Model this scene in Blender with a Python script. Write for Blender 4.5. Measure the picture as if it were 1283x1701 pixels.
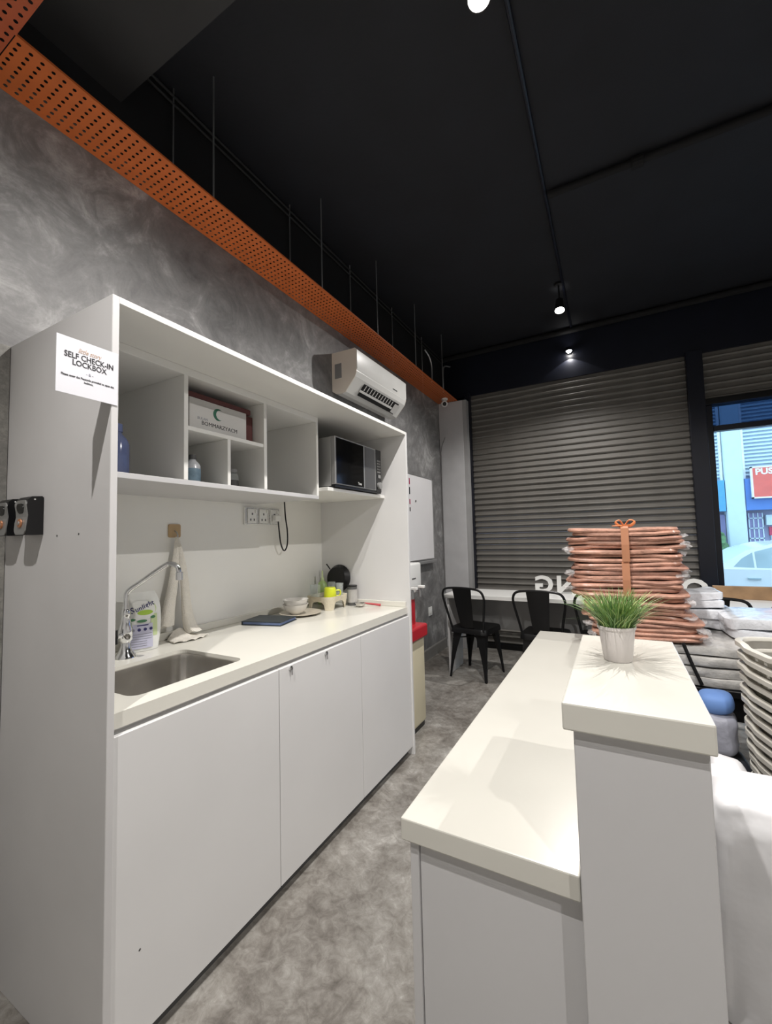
import bpy, bmesh, math, random
from mathutils import Vector, Matrix, noise
R = math.radians
PI = math.pi
scene = bpy.context.scene
COL = scene.collection
for o in list(bpy.data.objects):
    bpy.data.objects.remove(o)

# ------------------------------------------------------------------ camera
CAM_LOC = Vector((1.6749, 0.0, 1.2839))
F_PX, PITCH, YAW, ROLL = 697.2, R(3.3909), R(28.4804), R(-1.4377)
fw = Vector((-math.sin(YAW)*math.cos(PITCH), math.cos(YAW)*math.cos(PITCH), math.sin(PITCH)))
rt = Vector((math.cos(YAW), math.sin(YAW), 0))
up = rt.cross(fw)
rt2 = math.cos(ROLL)*rt + math.sin(ROLL)*up
up2 = -math.sin(ROLL)*rt + math.cos(ROLL)*up
cd = bpy.data.cameras.new('camera')
cam = bpy.data.objects.new('camera', cd)
COL.objects.link(cam)
cam.matrix_world = Matrix(((rt2.x, up2.x, -fw.x, CAM_LOC.x), (rt2.y, up2.y, -fw.y, CAM_LOC.y), (rt2.z, up2.z, -fw.z, CAM_LOC.z), (0, 0, 0, 1)))
cd.sensor_fit = 'HORIZONTAL'
cd.sensor_width = 36.0
cd.lens = 36.0*F_PX/1283.0
cd.clip_start = 0.02
cd.clip_end = 200
scene.camera = cam

# ------------------------------------------------------------------ world, exposure
w = bpy.data.worlds.new('world')
scene.world = w
w.use_nodes = True
bgn = w.node_tree.nodes['Background']
bgn.inputs['Color'].default_value = (0.62, 0.83, 1.0, 1)
bgn.inputs['Strength'].default_value = 2.8
scene.view_settings.view_transform = 'Standard'
scene.view_settings.look = 'None'
scene.view_settings.exposure = 0.0
scene.view_settings.gamma = 1.0
scene.view_settings.use_curve_mapping = False
scene.cycles.max_bounces = 8
scene.cycles.sample_clamp_indirect = 4.0
LAMP_W = 128.0          # ceiling spotlights
LAMP_COL = (1.0, 0.962, 0.925)

# ------------------------------------------------------------------ materials
def nt(name):
    m = bpy.data.materials.new(name)
    m.use_nodes = True
    t = m.node_tree
    return m, t, t.nodes['Principled BSDF']

def mat(name, col, rough=0.5, metal=0.0, noise_amt=0.06, scale=6.0, bump=0.0, bscale=60.0, **kw):
    m, t, b = nt(name)
    N, L = t.nodes, t.links
    tc = N.new('ShaderNodeTexCoord')
    nz = N.new('ShaderNodeTexNoise')
    nz.inputs['Scale'].default_value = scale
    nz.inputs['Detail'].default_value = 4
    L.new(tc.outputs['Object'], nz.inputs['Vector'])
    rp = N.new('ShaderNodeValToRGB')
    c0 = [max(0, c*(1-noise_amt)) for c in col]
    c1 = [min(1, c*(1+noise_amt)) for c in col]
    rp.color_ramp.elements[0].color = (*c0, 1)
    rp.color_ramp.elements[0].position = 0.3
    rp.color_ramp.elements[1].color = (*c1, 1)
    rp.color_ramp.elements[1].position = 0.7
    L.new(nz.outputs['Fac'], rp.inputs['Fac'])
    L.new(rp.outputs['Color'], b.inputs['Base Color'])
    b.inputs['Roughness'].default_value = rough
    b.inputs['Metallic'].default_value = metal
    if bump > 0:
        n2 = N.new('ShaderNodeTexNoise')
        n2.inputs['Scale'].default_value = bscale
        n2.inputs['Detail'].default_value = 3
        L.new(tc.outputs['Object'], n2.inputs['Vector'])
        bp = N.new('ShaderNodeBump')
        bp.inputs['Strength'].default_value = bump
        bp.inputs['Distance'].default_value = 0.01
        L.new(n2.outputs['Fac'], bp.inputs['Height'])
        L.new(bp.outputs['Normal'], b.inputs['Normal'])
    for k, v in kw.items():
        b.inputs[k.replace('_', ' ')].default_value = v
    return m

def concrete(name, stops, scale, rough, streak=0.5, fine=0.35, stretch=(1, 1, 1)):
    """trowelled cement: cloudy patches, curling trowel marks, fine grain"""
    m, t, b = nt(name)
    N, L = t.nodes, t.links
    tc = N.new('ShaderNodeTexCoord')
    mp = N.new('ShaderNodeMapping')
    mp.inputs['Scale'].default_value = stretch
    L.new(tc.outputs['Object'], mp.inputs['Vector'])
    n1 = N.new('ShaderNodeTexNoise')
    n1.inputs['Scale'].default_value = scale
    n1.inputs['Detail'].default_value = 12
    n1.inputs['Roughness'].default_value = 0.66
    n1.inputs['Distortion'].default_value = 0.9
    L.new(mp.outputs['Vector'], n1.inputs['Vector'])
    n2 = N.new('ShaderNodeTexNoise')
    n2.inputs['Scale'].default_value = scale*2.7
    n2.inputs['Detail'].default_value = 9
    n2.inputs['Roughness'].default_value = 0.7
    n2.inputs['Distortion'].default_value = 1.5
    L.new(mp.outputs['Vector'], n2.inputs['Vector'])
    n3 = N.new('ShaderNodeTexNoise')
    n3.inputs['Scale'].default_value = scale*17
    n3.inputs['Detail'].default_value = 8
    n3.inputs['Roughness'].default_value = 0.75
    n3.inputs['Distortion'].default_value = 0.8
    L.new(mp.outputs['Vector'], n3.inputs['Vector'])
    mx = N.new('ShaderNodeMix')
    mx.inputs['Factor'].default_value = streak
    L.new(n1.outputs['Fac'], mx.inputs[2])
    L.new(n2.outputs['Fac'], mx.inputs[3])
    mx2 = N.new('ShaderNodeMix')
    mx2.inputs['Factor'].default_value = fine
    L.new(mx.outputs[0], mx2.inputs[2])
    L.new(n3.outputs['Fac'], mx2.inputs[3])
    rp = N.new('ShaderNodeValToRGB')
    e = rp.color_ramp.elements
    e[0].position, e[0].color = stops[0][0], (*stops[0][1], 1)
    e[1].position, e[1].color = stops[-1][0], (*stops[-1][1], 1)
    for p, c in stops[1:-1]:
        x = e.new(p)
        x.color = (*c, 1)
    L.new(mx2.outputs[0], rp.inputs['Fac'])
    L.new(rp.outputs['Color'], b.inputs['Base Color'])
    b.inputs['Roughness'].default_value = rough
    bp = N.new('ShaderNodeBump')
    bp.inputs['Strength'].default_value = 0.15
    bp.inputs['Distance'].default_value = 0.01
    L.new(mx2.outputs[0], bp.inputs['Height'])
    L.new(bp.outputs['Normal'], b.inputs['Normal'])
    return m

def emit(name, col, strength):
    m, t, b = nt(name)
    b.inputs['Base Color'].default_value = (*col, 1)
    b.inputs['Emission Color'].default_value = (*col, 1)
    b.inputs['Emission Strength'].default_value = strength
    return m

def glass(name, col=(1, 1, 1), rough=0.02, mixf=0.12, tint=(1, 1, 1)):
    """thin clear sheet: mostly see-through, with a glossy sheen"""
    m, t, b = nt(name)
    N, L = t.nodes, t.links
    out = N['Material Output']
    tr = N.new('ShaderNodeBsdfTransparent')
    tr.inputs['Color'].default_value = (*tint, 1)
    b.inputs['Base Color'].default_value = (*col, 1)
    b.inputs['Roughness'].default_value = rough
    b.inputs['Specular IOR Level'].default_value = 0.8
    nz = N.new('ShaderNodeTexNoise')
    nz.inputs['Scale'].default_value = 30
    ms = N.new('ShaderNodeMixShader')
    mt = N.new('ShaderNodeMapRange')
    mt.inputs['To Min'].default_value = mixf*0.7
    mt.inputs['To Max'].default_value = mixf*1.3
    L.new(nz.outputs['Fac'], mt.inputs['Value'])
    L.new(mt.outputs[0], ms.inputs['Fac'])
    L.new(tr.outputs[0], ms.inputs[1])
    L.new(b.outputs[0], ms.inputs[2])
    L.new(ms.outputs[0], out.inputs['Surface'])
    return m

M = {}
M['wall'] = concrete('cement_wall', [(0.34, (0.075, 0.074, 0.075)), (0.44, (0.135, 0.133, 0.133)), (0.51, (0.185, 0.183, 0.182)), (0.55, (0.25, 0.247, 0.245)), (0.63, (0.42, 0.417, 0.415))], 1.45, 0.55, 0.55, 0.13)
M['dado'] = concrete('rough_cement', [(0.3, (0.10, 0.098, 0.09)), (0.5, (0.22, 0.215, 0.2)), (0.7, (0.4, 0.39, 0.35))], 5, 0.85, 0.5, 0.4)
M['floor'] = concrete('cement_floor', [(0.36, (0.075, 0.066, 0.057)), (0.44, (0.165, 0.15, 0.133)), (0.50, (0.255, 0.24, 0.217)), (0.55, (0.34, 0.325, 0.30)), (0.62, (0.56, 0.545, 0.515))], 1.35, 0.42, 0.42, 0.3)
M['ceil'] = mat('black_ceiling', (0.0085, 0.0095, 0.0135), 0.75, scale=3, noise_amt=0.2, bump=0.1)
M['beam'] = mat('beam_black', (0.028, 0.028, 0.029), 0.8, scale=3, noise_amt=0.15)
M['blackwall'] = mat('black_wall', (0.0035, 0.0035, 0.0045), 0.85, noise_amt=0.2)
M['navy'] = mat('navy_black_paint', (0.0055, 0.007, 0.0145), 0.38, noise_amt=0.15)
M['darkwall'] = mat('pale_wall', (0.62, 0.61, 0.59), 0.8)
M['skirt'] = mat('grey_skirting', (0.16, 0.155, 0.145), 0.6)
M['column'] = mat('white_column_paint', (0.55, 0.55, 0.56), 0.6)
M['column2'] = mat('grey_panel_column_shade', (0.36, 0.36, 0.36), 0.6)  # grey of the modesty panel; on the column, side shade put into colour
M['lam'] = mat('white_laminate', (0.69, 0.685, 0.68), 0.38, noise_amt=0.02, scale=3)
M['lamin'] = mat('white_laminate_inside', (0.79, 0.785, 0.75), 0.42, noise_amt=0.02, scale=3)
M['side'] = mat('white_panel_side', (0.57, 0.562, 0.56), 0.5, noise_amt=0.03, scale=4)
M['ledge'] = mat('grey_white_laminate', (0.54, 0.536, 0.54), 0.5, noise_amt=0.02, scale=3)
M['stone'] = mat('cream_solid_surface', (0.60, 0.588, 0.535), 0.22, noise_amt=0.02, scale=4)
M['stonek'] = mat('cream_worktop', (0.72, 0.705, 0.64), 0.22, noise_amt=0.02, scale=4)
M['steel'] = mat('brushed_steel', (0.60, 0.58, 0.55), 0.26, 1.0, noise_amt=0.08, scale=14)
M['chrome'] = mat('chrome', (0.72, 0.73, 0.74), 0.12, 1.0, noise_amt=0.03)
M['alu'] = mat('aluminium', (0.5, 0.5, 0.5), 0.4, 0.9)
M['shut'] = mat('shutter_steel', (0.15, 0.142, 0.128), 0.5, 0.0, noise_amt=0.10, scale=5)
M['orange'] = mat('orange_metal', (0.50, 0.118, 0.024), 0.5, noise_amt=0.07, scale=9)
M['orangered'] = mat('red_orange_metal', (0.42, 0.09, 0.032), 0.5, noise_amt=0.07, scale=9)
M['blackmetal'] = mat('matte_black_metal', (0.0065, 0.0065, 0.0075), 0.38, 0.2, noise_amt=0.15)
M['black'] = mat('black_plastic', (0.006, 0.006, 0.007), 0.35, noise_amt=0.1)
M['blackgloss'] = mat('black_gloss', (0.006, 0.006, 0.006), 0.08, noise_amt=0.1)
M['grey'] = mat('grey_plastic', (0.2, 0.2, 0.2), 0.4)
M['silver'] = mat('silver_paint', (0.34, 0.34, 0.335), 0.35, 0.5, noise_amt=0.03)
M['dkgrey'] = mat('dark_grey_metal', (0.095, 0.095, 0.095), 0.4, 0.2, noise_amt=0.05)
M['white'] = mat('white_plastic', (0.72, 0.72, 0.70), 0.35, noise_amt=0.02)
M['acwhite'] = mat('aircon_white', (0.70, 0.695, 0.67), 0.25, noise_amt=0.02)
M['acside'] = mat('aircon_cream_side', (0.62, 0.57, 0.5), 0.35, noise_amt=0.02)
M['paper'] = mat('paper_white', (0.68, 0.68, 0.72), 0.7, noise_amt=0.02)
M['ink'] = mat('black_ink', (0.01, 0.01, 0.014), 0.7)
M['goldink'] = mat('tan_ink', (0.52, 0.36, 0.26), 0.7)
M['wboard'] = mat('whiteboard_white', (0.74, 0.73, 0.74), 0.25, noise_amt=0.01)
M['red'] = mat('red_plastic', (0.46, 0.02, 0.03), 0.35)
M['redink'] = mat('red_magenta_ink', (0.35, 0.03, 0.09), 0.5)
M['cream'] = mat('cream_plastic', (0.66, 0.60, 0.43), 0.35, noise_amt=0.02)
M['ceramic'] = mat('white_ceramic', (0.76, 0.74, 0.70), 0.15, noise_amt=0.02)
M['beige'] = mat('beige_ceramic', (0.55, 0.5, 0.41), 0.3, noise_amt=0.04)
M['pulp'] = mat('moulded_pulp', (0.66, 0.60, 0.46), 0.9, noise_amt=0.08, scale=30, bump=0.4, bscale=120)
M['lime'] = mat('lime_plastic', (0.62, 0.68, 0.03), 0.3, noise_amt=0.03)
M['green'] = mat('green_soap', (0.40, 0.55, 0.22), 0.3, noise_amt=0.05)
M['green2'] = mat('print_green', (0.06, 0.2, 0.09), 0.5)
M['limeink'] = mat('print_lime', (0.38, 0.58, 0.06), 0.5)
M['paleprint'] = mat('print_pale_green', (0.56, 0.66, 0.36), 0.45)
M['crescent'] = mat('print_dark_green', (0.02, 0.12, 0.07), 0.5)
M['blueink'] = mat('print_blue', (0.03, 0.03, 0.14), 0.5)
M['greyink'] = mat('print_grey', (0.30, 0.31, 0.36), 0.6)
M['lav'] = mat('print_lavender', (0.56, 0.56, 0.70), 0.5)
M['pouch'] = mat('white_pouch_film', (0.78, 0.79, 0.76), 0.25, noise_amt=0.04, scale=25, bump=0.12, bscale=18)
M['towel'] = mat('cream_towel', (0.80, 0.765, 0.69), 0.95, noise_amt=0.04, scale=60, bump=0.5, bscale=260)
M['tan'] = mat('tan_plastic', (0.46, 0.32, 0.17), 0.4)
M['book'] = mat('navy_cover', (0.014, 0.022, 0.028), 0.45)
M['pages'] = mat('blue_pages', (0.17, 0.23, 0.42), 0.7)
M['wood'] = mat('pine_plank', (0.34, 0.21, 0.11), 0.6, noise_amt=0.25, scale=9)
M['orangebrown'] = mat('carton_brown', (0.10, 0.03, 0.028), 0.7)
M['boxwhite'] = mat('carton_white', (0.55, 0.54, 0.52), 0.6, noise_amt=0.03)
M['pink'] = mat('peach_linen', (0.46, 0.245, 0.175), 0.7, noise_amt=0.24, scale=20, bump=0.7, bscale=40, Coat_Weight=0.25, Coat_Roughness=0.22)
M['pink2'] = mat('peach_linen_dull', (0.385, 0.20, 0.145), 0.75, noise_amt=0.24, scale=24, bump=0.7, bscale=34, Coat_Weight=0.2, Coat_Roughness=0.25)
M['pinkdk'] = mat('peach_strap', (0.40, 0.175, 0.09), 0.6, noise_amt=0.06)
M['pinkor'] = mat('orange_bow', (0.72, 0.26, 0.10), 0.6, noise_amt=0.06)
M['greylinen'] = mat('wrapped_grey_linen', (0.45, 0.44, 0.42), 0.3, noise_amt=0.2, scale=14, bump=0.7, bscale=24, Coat_Weight=0.6, Coat_Roughness=0.12)
M['whitewrap'] = mat('wrapped_white_linen', (0.66, 0.68, 0.72), 0.22, noise_amt=0.14, scale=14, bump=0.8, bscale=22, Coat_Weight=0.6, Coat_Roughness=0.1)
M['basket'] = mat('putty_basket_plastic', (0.62, 0.60, 0.54), 0.42, noise_amt=0.03)
M['sack'] = mat('white_woven_sack', (0.78, 0.78, 0.795), 0.42, noise_amt=0.07, scale=6, bump=0.6, bscale=9)
M['blue'] = mat('sky_blue_cloth', (0.17, 0.32, 0.70), 0.7, noise_amt=0.08)
M['lilac'] = mat('grey_lilac_film', (0.40, 0.41, 0.48), 0.35, noise_amt=0.12, scale=14, bump=0.3, bscale=30)
M['slate'] = mat('charcoal_film', (0.03, 0.033, 0.042), 0.35, noise_amt=0.25, scale=10, bump=0.3, bscale=16)
M['pot'] = mat('pale_pot', (0.68, 0.64, 0.625), 0.5, noise_amt=0.03)
M['soil'] = mat('dark_soil', (0.015, 0.022, 0.012), 0.9)
M['wrap'] = glass('plastic_wrap', (0.95, 0.93, 0.93), 0.12, 0.22)
M['pane'] = glass('window_glass', (0.75, 0.87, 1.0), 0.02, 0.05, (0.93, 0.98, 1.0))
M['clear'] = glass('drinking_glass', (0.85, 0.88, 0.88), 0.04, 0.17, (.95, .97, .97))
M['frost'] = glass('clear_socket_cover', (0.9, 0.9, 0.9), 0.15, 0.3)
M['bluefilm'] = glass('blue_film', (0.05, 0.1, 0.3), 0.1, 0.08, (0.20, 0.26, 0.36))
M['lens'] = emit('lamp_lens', (1.0, 0.97, 0.92), 60)
M['bluebottle'] = mat('blue_bottle', (0.13, 0.16, 0.30), 0.15, noise_amt=0.2, scale=20)
M['bottlelabel'] = mat('pale_blue_label', (0.22, 0.33, 0.42), 0.4, noise_amt=0.2, scale=40)
M['amber'] = mat('amber_dial', (0.5, 0.22, 0.11), 0.3, 0.3)
# outside
M['street'] = mat('asphalt', (0.25, 0.26, 0.28), 0.8)
M['bcol'] = mat('facade_white', (0.62, 0.74, 0.80), 0.8, noise_amt=0.03)
M['louvre'] = mat('facade_louvre', (0.42, 0.50, 0.60), 0.7)
M['fascia'] = mat('facade_blue', (0.09, 0.36, 0.62), 0.6)
M['fascia2'] = mat('facade_deep_blue', (0.07, 0.20, 0.55), 0.6)
M['shopwall'] = mat('shop_wall', (0.36, 0.38, 0.55), 0.7)
M['grille'] = mat('shop_grille', (0.25, 0.23, 0.42), 0.6)
M['signred'] = mat('sign_red', (0.80, 0.13, 0.10), 0.5)
M['signred2'] = mat('sign_crimson', (0.6, 0.03, 0.1), 0.5)
M['signwhite'] = mat('sign_white', (0.9, 0.9, 0.92), 0.5)
M['car'] = mat('white_car_paint', (0.80, 0.83, 0.85), 0.15, noise_amt=0.01)
M['carglass'] = mat('car_glass', (0.36, 0.46, 0.50), 0.08)
M['tyre'] = mat('tyre', (0.02, 0.02, 0.022), 0.8)
M['bush'] = mat('leaf_green', (0.10, 0.22, 0.09), 0.7, noise_amt=0.3)

def grass_mat():
    m, t, b = nt('grass_green')
    N, L = t.nodes, t.links
    ge = N.new('ShaderNodeNewGeometry')
    rp = N.new('ShaderNodeValToRGB')
    e = rp.color_ramp.elements
    e[0].color, e[0].position = (0.05, 0.13, 0.03, 1), 0.0
    e[1].color, e[1].position = (0.42, 0.5, 0.17, 1), 1.0
    x = e.new(0.6)
    x.color = (0.19, 0.34, 0.10, 1)
    L.new(ge.outputs['Random Per Island'], rp.inputs['Fac'])
    L.new(rp.outputs['Color'], b.inputs['Base Color'])
    b.inputs['Roughness'].default_value = 0.45
    return m
M['grass'] = grass_mat()

# ------------------------------------------------------------------ helpers
def tag(o, label, cat, group=None, kind=None):
    o['label'] = label
    o['category'] = cat
    if group: o['group'] = group
    if kind: o['kind'] = kind
    return o

def thing(name, label, cat, loc=(0, 0, 0), group=None):
    o = bpy.data.objects.new(name, None)
    o.empty_display_size = 0.05
    COL.objects.link(o)
    o.location = loc
    return tag(o, label, cat, group)

def wl(p):
    v = Vector((0, 0, 0))
    while p is not None:
        v += p.location
        p = p.parent
    return v

def obj(name, bm, m, parent=None, smooth=False, loc=None):
    """bm is in world coordinates; becomes ONE mesh object. loc: own origin of a top-level mesh"""
    off = wl(parent) if parent else Vector(loc or (0, 0, 0))
    if off.length: bmesh.ops.translate(bm, verts=bm.verts, vec=-off)
    bmesh.ops.recalc_face_normals(bm, faces=bm.faces)
    me = bpy.data.meshes.new(name)
    bm.to_mesh(me)
    bm.free()
    ms = m if isinstance(m, (list, tuple)) else [m]
    for x in ms: me.materials.append(x)
    if smooth:
        for p in me.polygons: p.use_smooth = True
        try: me.set_sharp_from_angle(angle=R(40))
        except Exception: pass
    o = bpy.data.objects.new(name, me)
    COL.objects.link(o)
    if parent: o.parent = parent
    elif loc: o.location = loc
    return o

def struct(name, bm, m, parent=None, **kw):
    o = obj(name, bm, m, parent, **kw)
    if not parent: o['kind'] = 'structure'
    return o

def dup(root, loc, rotz=0.0, label=None, group=None, tilt=None):
    r = root.copy()
    COL.objects.link(r)
    r.location = loc
    r.rotation_euler = (tilt[0], tilt[1], rotz) if tilt else (0, 0, rotz)
    if label: r['label'] = label
    if group: r['group'] = group
    for ch in list(root.children):
        c = ch.copy()
        COL.objects.link(c)
        c.parent = r
        for g in ch.children:
            d = g.copy()
            COL.objects.link(d)
            d.parent = c
    return r

def B(): return bmesh.new()

def box(bm, x0, x1, y0, y1, z0, z1, bev=0.0, seg=2, rot=None, piv=None):
    r = bmesh.ops.create_cube(bm, size=1)
    vs = r['verts']
    for v in vs:
        v.co = Vector((x0+(v.co.x+.5)*(x1-x0), y0+(v.co.y+.5)*(y1-y0), z0+(v.co.z+.5)*(z1-z0)))
    if bev > 0:
        es = list({e for v in vs for e in v.link_edges})
        rr = bmesh.ops.bevel(bm, geom=es, offset=bev, segments=seg, affect='EDGES', profile=0.5)
        vs = list({v for f in rr['faces'] for v in f.verts} | {v for v in vs if v.is_valid})
    if rot is not None:
        bmesh.ops.rotate(bm, verts=vs, cent=piv or ((x0+x1)/2, (y0+y1)/2, (z0+z1)/2), matrix=rot)
    return vs

def mbox(*a, **k):
    bm = B()
    box(bm, *a, **k)
    return bm

def lathe(bm, prof, c, seg=20, axis='Z', cap=True, sx=1.0):
    """prof: (radius, height) pairs, around an axis through c"""
    rings = []
    for r, h in prof:
        ring = []
        for i in range(seg):
            a = 2*PI*i/seg
            p = (r*math.cos(a)*sx, r*math.sin(a), h)
            if axis == 'X': p = (p[2], p[0], p[1])
            elif axis == 'Y': p = (p[0], p[2], p[1])
            ring.append(bm.verts.new(Vector(c)+Vector(p)))
        rings.append(ring)
    for a, b in zip(rings, rings[1:]):
        for i in range(seg):
            bm.faces.new((a[i], a[(i+1) % seg], b[(i+1) % seg], b[i]))
    if cap:
        bm.faces.new(list(reversed(rings[0])))
        bm.faces.new(rings[-1])
    return bm

def tube(bm, pts, r, seg=8, flat=1.0, closed=False):
    """round bar along pts; r a number or one radius per point"""
    pts = [Vector(p) for p in pts]
    n = len(pts)
    rs = r if isinstance(r, (list, tuple)) else [r]*n
    rings = []
    ref = None
    for i, p in enumerate(pts):
        if closed: d = pts[(i+1) % n]-pts[i-1]
        else: d = pts[min(i+1, n-1)]-pts[max(i-1, 0)]
        d.normalize()
        if ref is None:
            ref = Vector((0, 0, 1)) if abs(d.z) < .9 else Vector((1, 0, 0))
        a = d.cross(ref)
        if a.length < 1e-4: a = d.cross(Vector((1, 0, 0)))
        a.normalize()
        b = a.cross(d)
        ref = b
        rings.append([bm.verts.new(p+rs[i]*(math.cos(t)*a+math.sin(t)*b*flat)) for t in [2*PI*k/seg for k in range(seg)]])
    prs = list(zip(rings, rings[1:]))
    if closed: prs.append((rings[-1], rings[0]))
    for a, b in prs:
        for k in range(seg):
            bm.faces.new((a[k], a[(k+1) % seg], b[(k+1) % seg], b[k]))
    if not closed:
        bm.faces.new(list(reversed(rings[0])))
        bm.faces.new(rings[-1])
    return bm

def smoothpts(pts, n=6):
    """Catmull-Rom through pts"""
    P = [Vector(p) for p in pts]
    P = [2*P[0]-P[1]]+P+[2*P[-1]-P[-2]]
    out = []
    for i in range(1, len(P)-2):
        for k in range(n):
            t = k/n
            a, b, c, d = P[i-1:i+3]
            out.append(.5*((2*b)+(c-a)*t+(2*a-5*b+4*c-d)*t*t+(3*b-a-3*c+d)*t**3))
    out.append(P[-2])
    return out

def prism(bm, poly, ax, a0, a1):
    """poly: 2D outline extruded along axis ax from a0 to a1 (X: (y,z), Y: (x,z), Z: (x,y))"""
    def P(p, h):
        if ax == 'X': return Vector((h, p[0], p[1]))
        if ax == 'Y': return Vector((p[0], h, p[1]))
        return Vector((p[0], p[1], h))
    A = [bm.verts.new(P(p, a0)) for p in poly]
    C = [bm.verts.new(P(p, a1)) for p in poly]
    n = len(poly)
    for i in range(n):
        bm.faces.new((A[i], A[(i+1) % n], C[(i+1) % n], C[i]))
    bm.faces.new(list(reversed(A)))
    bm.faces.new(C)
    return bm

def rrect(x0, x1, y0, y1, r, n=6):
    out = []
    for cx, cy, a in ((x1-r, y1-r, 0), (x0+r, y1-r, 90), (x0+r, y0+r, 180), (x1-r, y0+r, 270)):
        for k in range(n+1):
            t = R(a+90*k/n)
            out.append((cx+r*math.cos(t), cy+r*math.sin(t)))
    return out

def holed_slab(outer, holes, z0, z1):
    """flat slab with holes cut through it, from a filled 2D curve"""
    cu = bpy.data.curves.new('outline', 'CURVE')
    cu.dimensions = '2D'
    cu.fill_mode = 'BOTH'
    cu.extrude = (z1-z0)/2
    for lp in [outer]+holes:
        s = cu.splines.new('POLY')
        s.points.add(len(lp)-1)
        for p, q in zip(s.points, lp): p.co = (q[0], q[1], 0, 1)
        s.use_cyclic_u = True
    o = bpy.data.objects.new('outline', cu)
    COL.objects.link(o)
    me = bpy.data.meshes.new_from_object(o.evaluated_get(bpy.context.evaluated_depsgraph_get()))
    bm = B()
    bm.from_mesh(me)
    bpy.data.objects.remove(o)
    bpy.data.meshes.remove(me)
    bpy.data.curves.remove(cu)
    bmesh.ops.remove_doubles(bm, verts=bm.verts, dist=1e-5)
    for f in bm.faces: f.smooth = False
    bmesh.ops.translate(bm, verts=bm.verts, vec=(0, 0, (z0+z1)/2))
    return bm

def text(name, s, size, org, ux, uy, m, parent, align='CENTER', bold=0.0, depth=0.0002, sx=1.0, shear=0.0):
    cu = bpy.data.curves.new(name, 'FONT')
    cu.body = s
    cu.size = size
    cu.align_x = align
    cu.align_y = 'CENTER'
    cu.offset = bold
    cu.extrude = depth
    cu.shear = shear
    cu.resolution_u = 3
    o = bpy.data.objects.new(name, cu)
    COL.objects.link(o)
    me = bpy.data.meshes.new_from_object(o.evaluated_get(bpy.context.evaluated_depsgraph_get()))
    bm = B()
    bm.from_mesh(me)
    bpy.data.objects.remove(o)
    bpy.data.meshes.remove(me)
    bpy.data.curves.remove(cu)
    ux = Vector(ux).normalized()
    uy = Vector(uy).normalized()
    n = ux.cross(uy)
    ux = ux*sx
    mtx = Matrix(((ux.x, uy.x, n.x, org[0]), (ux.y, uy.y, n.y, org[1]), (ux.z, uy.z, n.z, org[2]), (0, 0, 0, 1)))
    bmesh.ops.transform(bm, matrix=mtx, verts=bm.verts)
    return obj(name, bm, m, parent)

def lumpy(c, size, seed=0, amp=0.02, freq=3.0, e=0.45, nu=28, nv=14, layers=0, ruck=0.0):
    """soft rounded block (superellipsoid) with crumpled surface; c centre, size full extents"""
    bm = B()
    sg = lambda v, p: math.copysign(abs(v)**p, v)
    rings = []
    for j in range(1, nv):
        ph = -PI/2+PI*j/nv
        ring = []
        for i in range(nu):
            th = 2*PI*i/nu
            p = Vector((sg(math.cos(ph), e)*sg(math.cos(th), e)*size[0]/2, sg(math.cos(ph), e)*sg(math.sin(th), e)*size[1]/2, sg(math.sin(ph), e)*size[2]/2))
            q = p+Vector((seed*3.7, seed*1.3, seed*2.1))
            d = noise.noise_vector(q*freq)*amp+noise.noise_vector(q*freq*2.7)*amp*.45
            if ruck: d.z += ruck*math.sin(p.x*60+5*noise.noise(q*4))*.5
            if layers:
                k = 1+0.035*math.cos(layers*2*PI*(p.z/size[2]+.5))
                p.x *= k
                p.y *= k
            ring.append(bm.verts.new(p+d+Vector(c)))
        rings.append(ring)
    for a, b in zip(rings, rings[1:]):
        for i in range(nu): bm.faces.new((a[i], a[(i+1) % nu], b[(i+1) % nu], b[i]))
    for ring, s in ((rings[0], 1), (rings[-1], -1)):
        ce = bm.verts.new(sum((v.co for v in ring), Vector())/nu)
        for i in range(nu): bm.faces.new((ring[(i+1) % nu], ring[i], ce) if s > 0 else (ring[i], ring[(i+1) % nu], ce))
    return bm

def clampz(bm, zmin):
    for v in bm.verts: v.co.z = max(v.co.z, zmin)
    return bm

# ------------------------------------------------------------------ room shell
XW, YF, ZC = -0.10, 4.80, 3.46
XR, YB = 4.9, -3.2
struct('floor', mbox(XW-.2, XR+.2, YB-.2, YF+.15, -0.12, 0.0), M['floor'])
struct('ceiling', mbox(XW-.2, XR+.2, YB-.2, YF+.15, ZC, ZC+.12), M['ceil'])
wlft = struct('wall_left', mbox(XW-.2, XW, YB, YF+.1, 0, 2.93), M['wall'])
struct('wall_left_upper', mbox(XW-.2, XW, YB, YF+.1, 2.93, ZC), M['blackwall'])
struct('wall_right', mbox(XR, XR+.2, YB, YF+.1, 0, ZC), M['darkwall'])
struct('wall_back', mbox(XW-.2, XR+.2, YB-.2, YB, 0, ZC), M['darkwall'])
bm = B()
box(bm, XW, XR, YF, YF+.14, 2.93, ZC)
box(bm, XW, .24, YF+.05, YF+.14, 0, 2.93)
box(bm, 4.5, XR, YF, YF+.14, 0, 2.93)
struct('wall_front', bm, M['navy'])
bm = B()
box(bm, XW, 0.0, YB, 0.585, 0, 1.925)
bmesh.ops.subdivide_edges(bm, edges=bm.edges, cuts=12, use_grid_fill=True)
for v in bm.verts:
    if v.co.x > -.01 and v.co.y < .58: v.co.x += .005*noise.noise(v.co*9)
struct('trim_1', bm, M['dado'])
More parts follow.
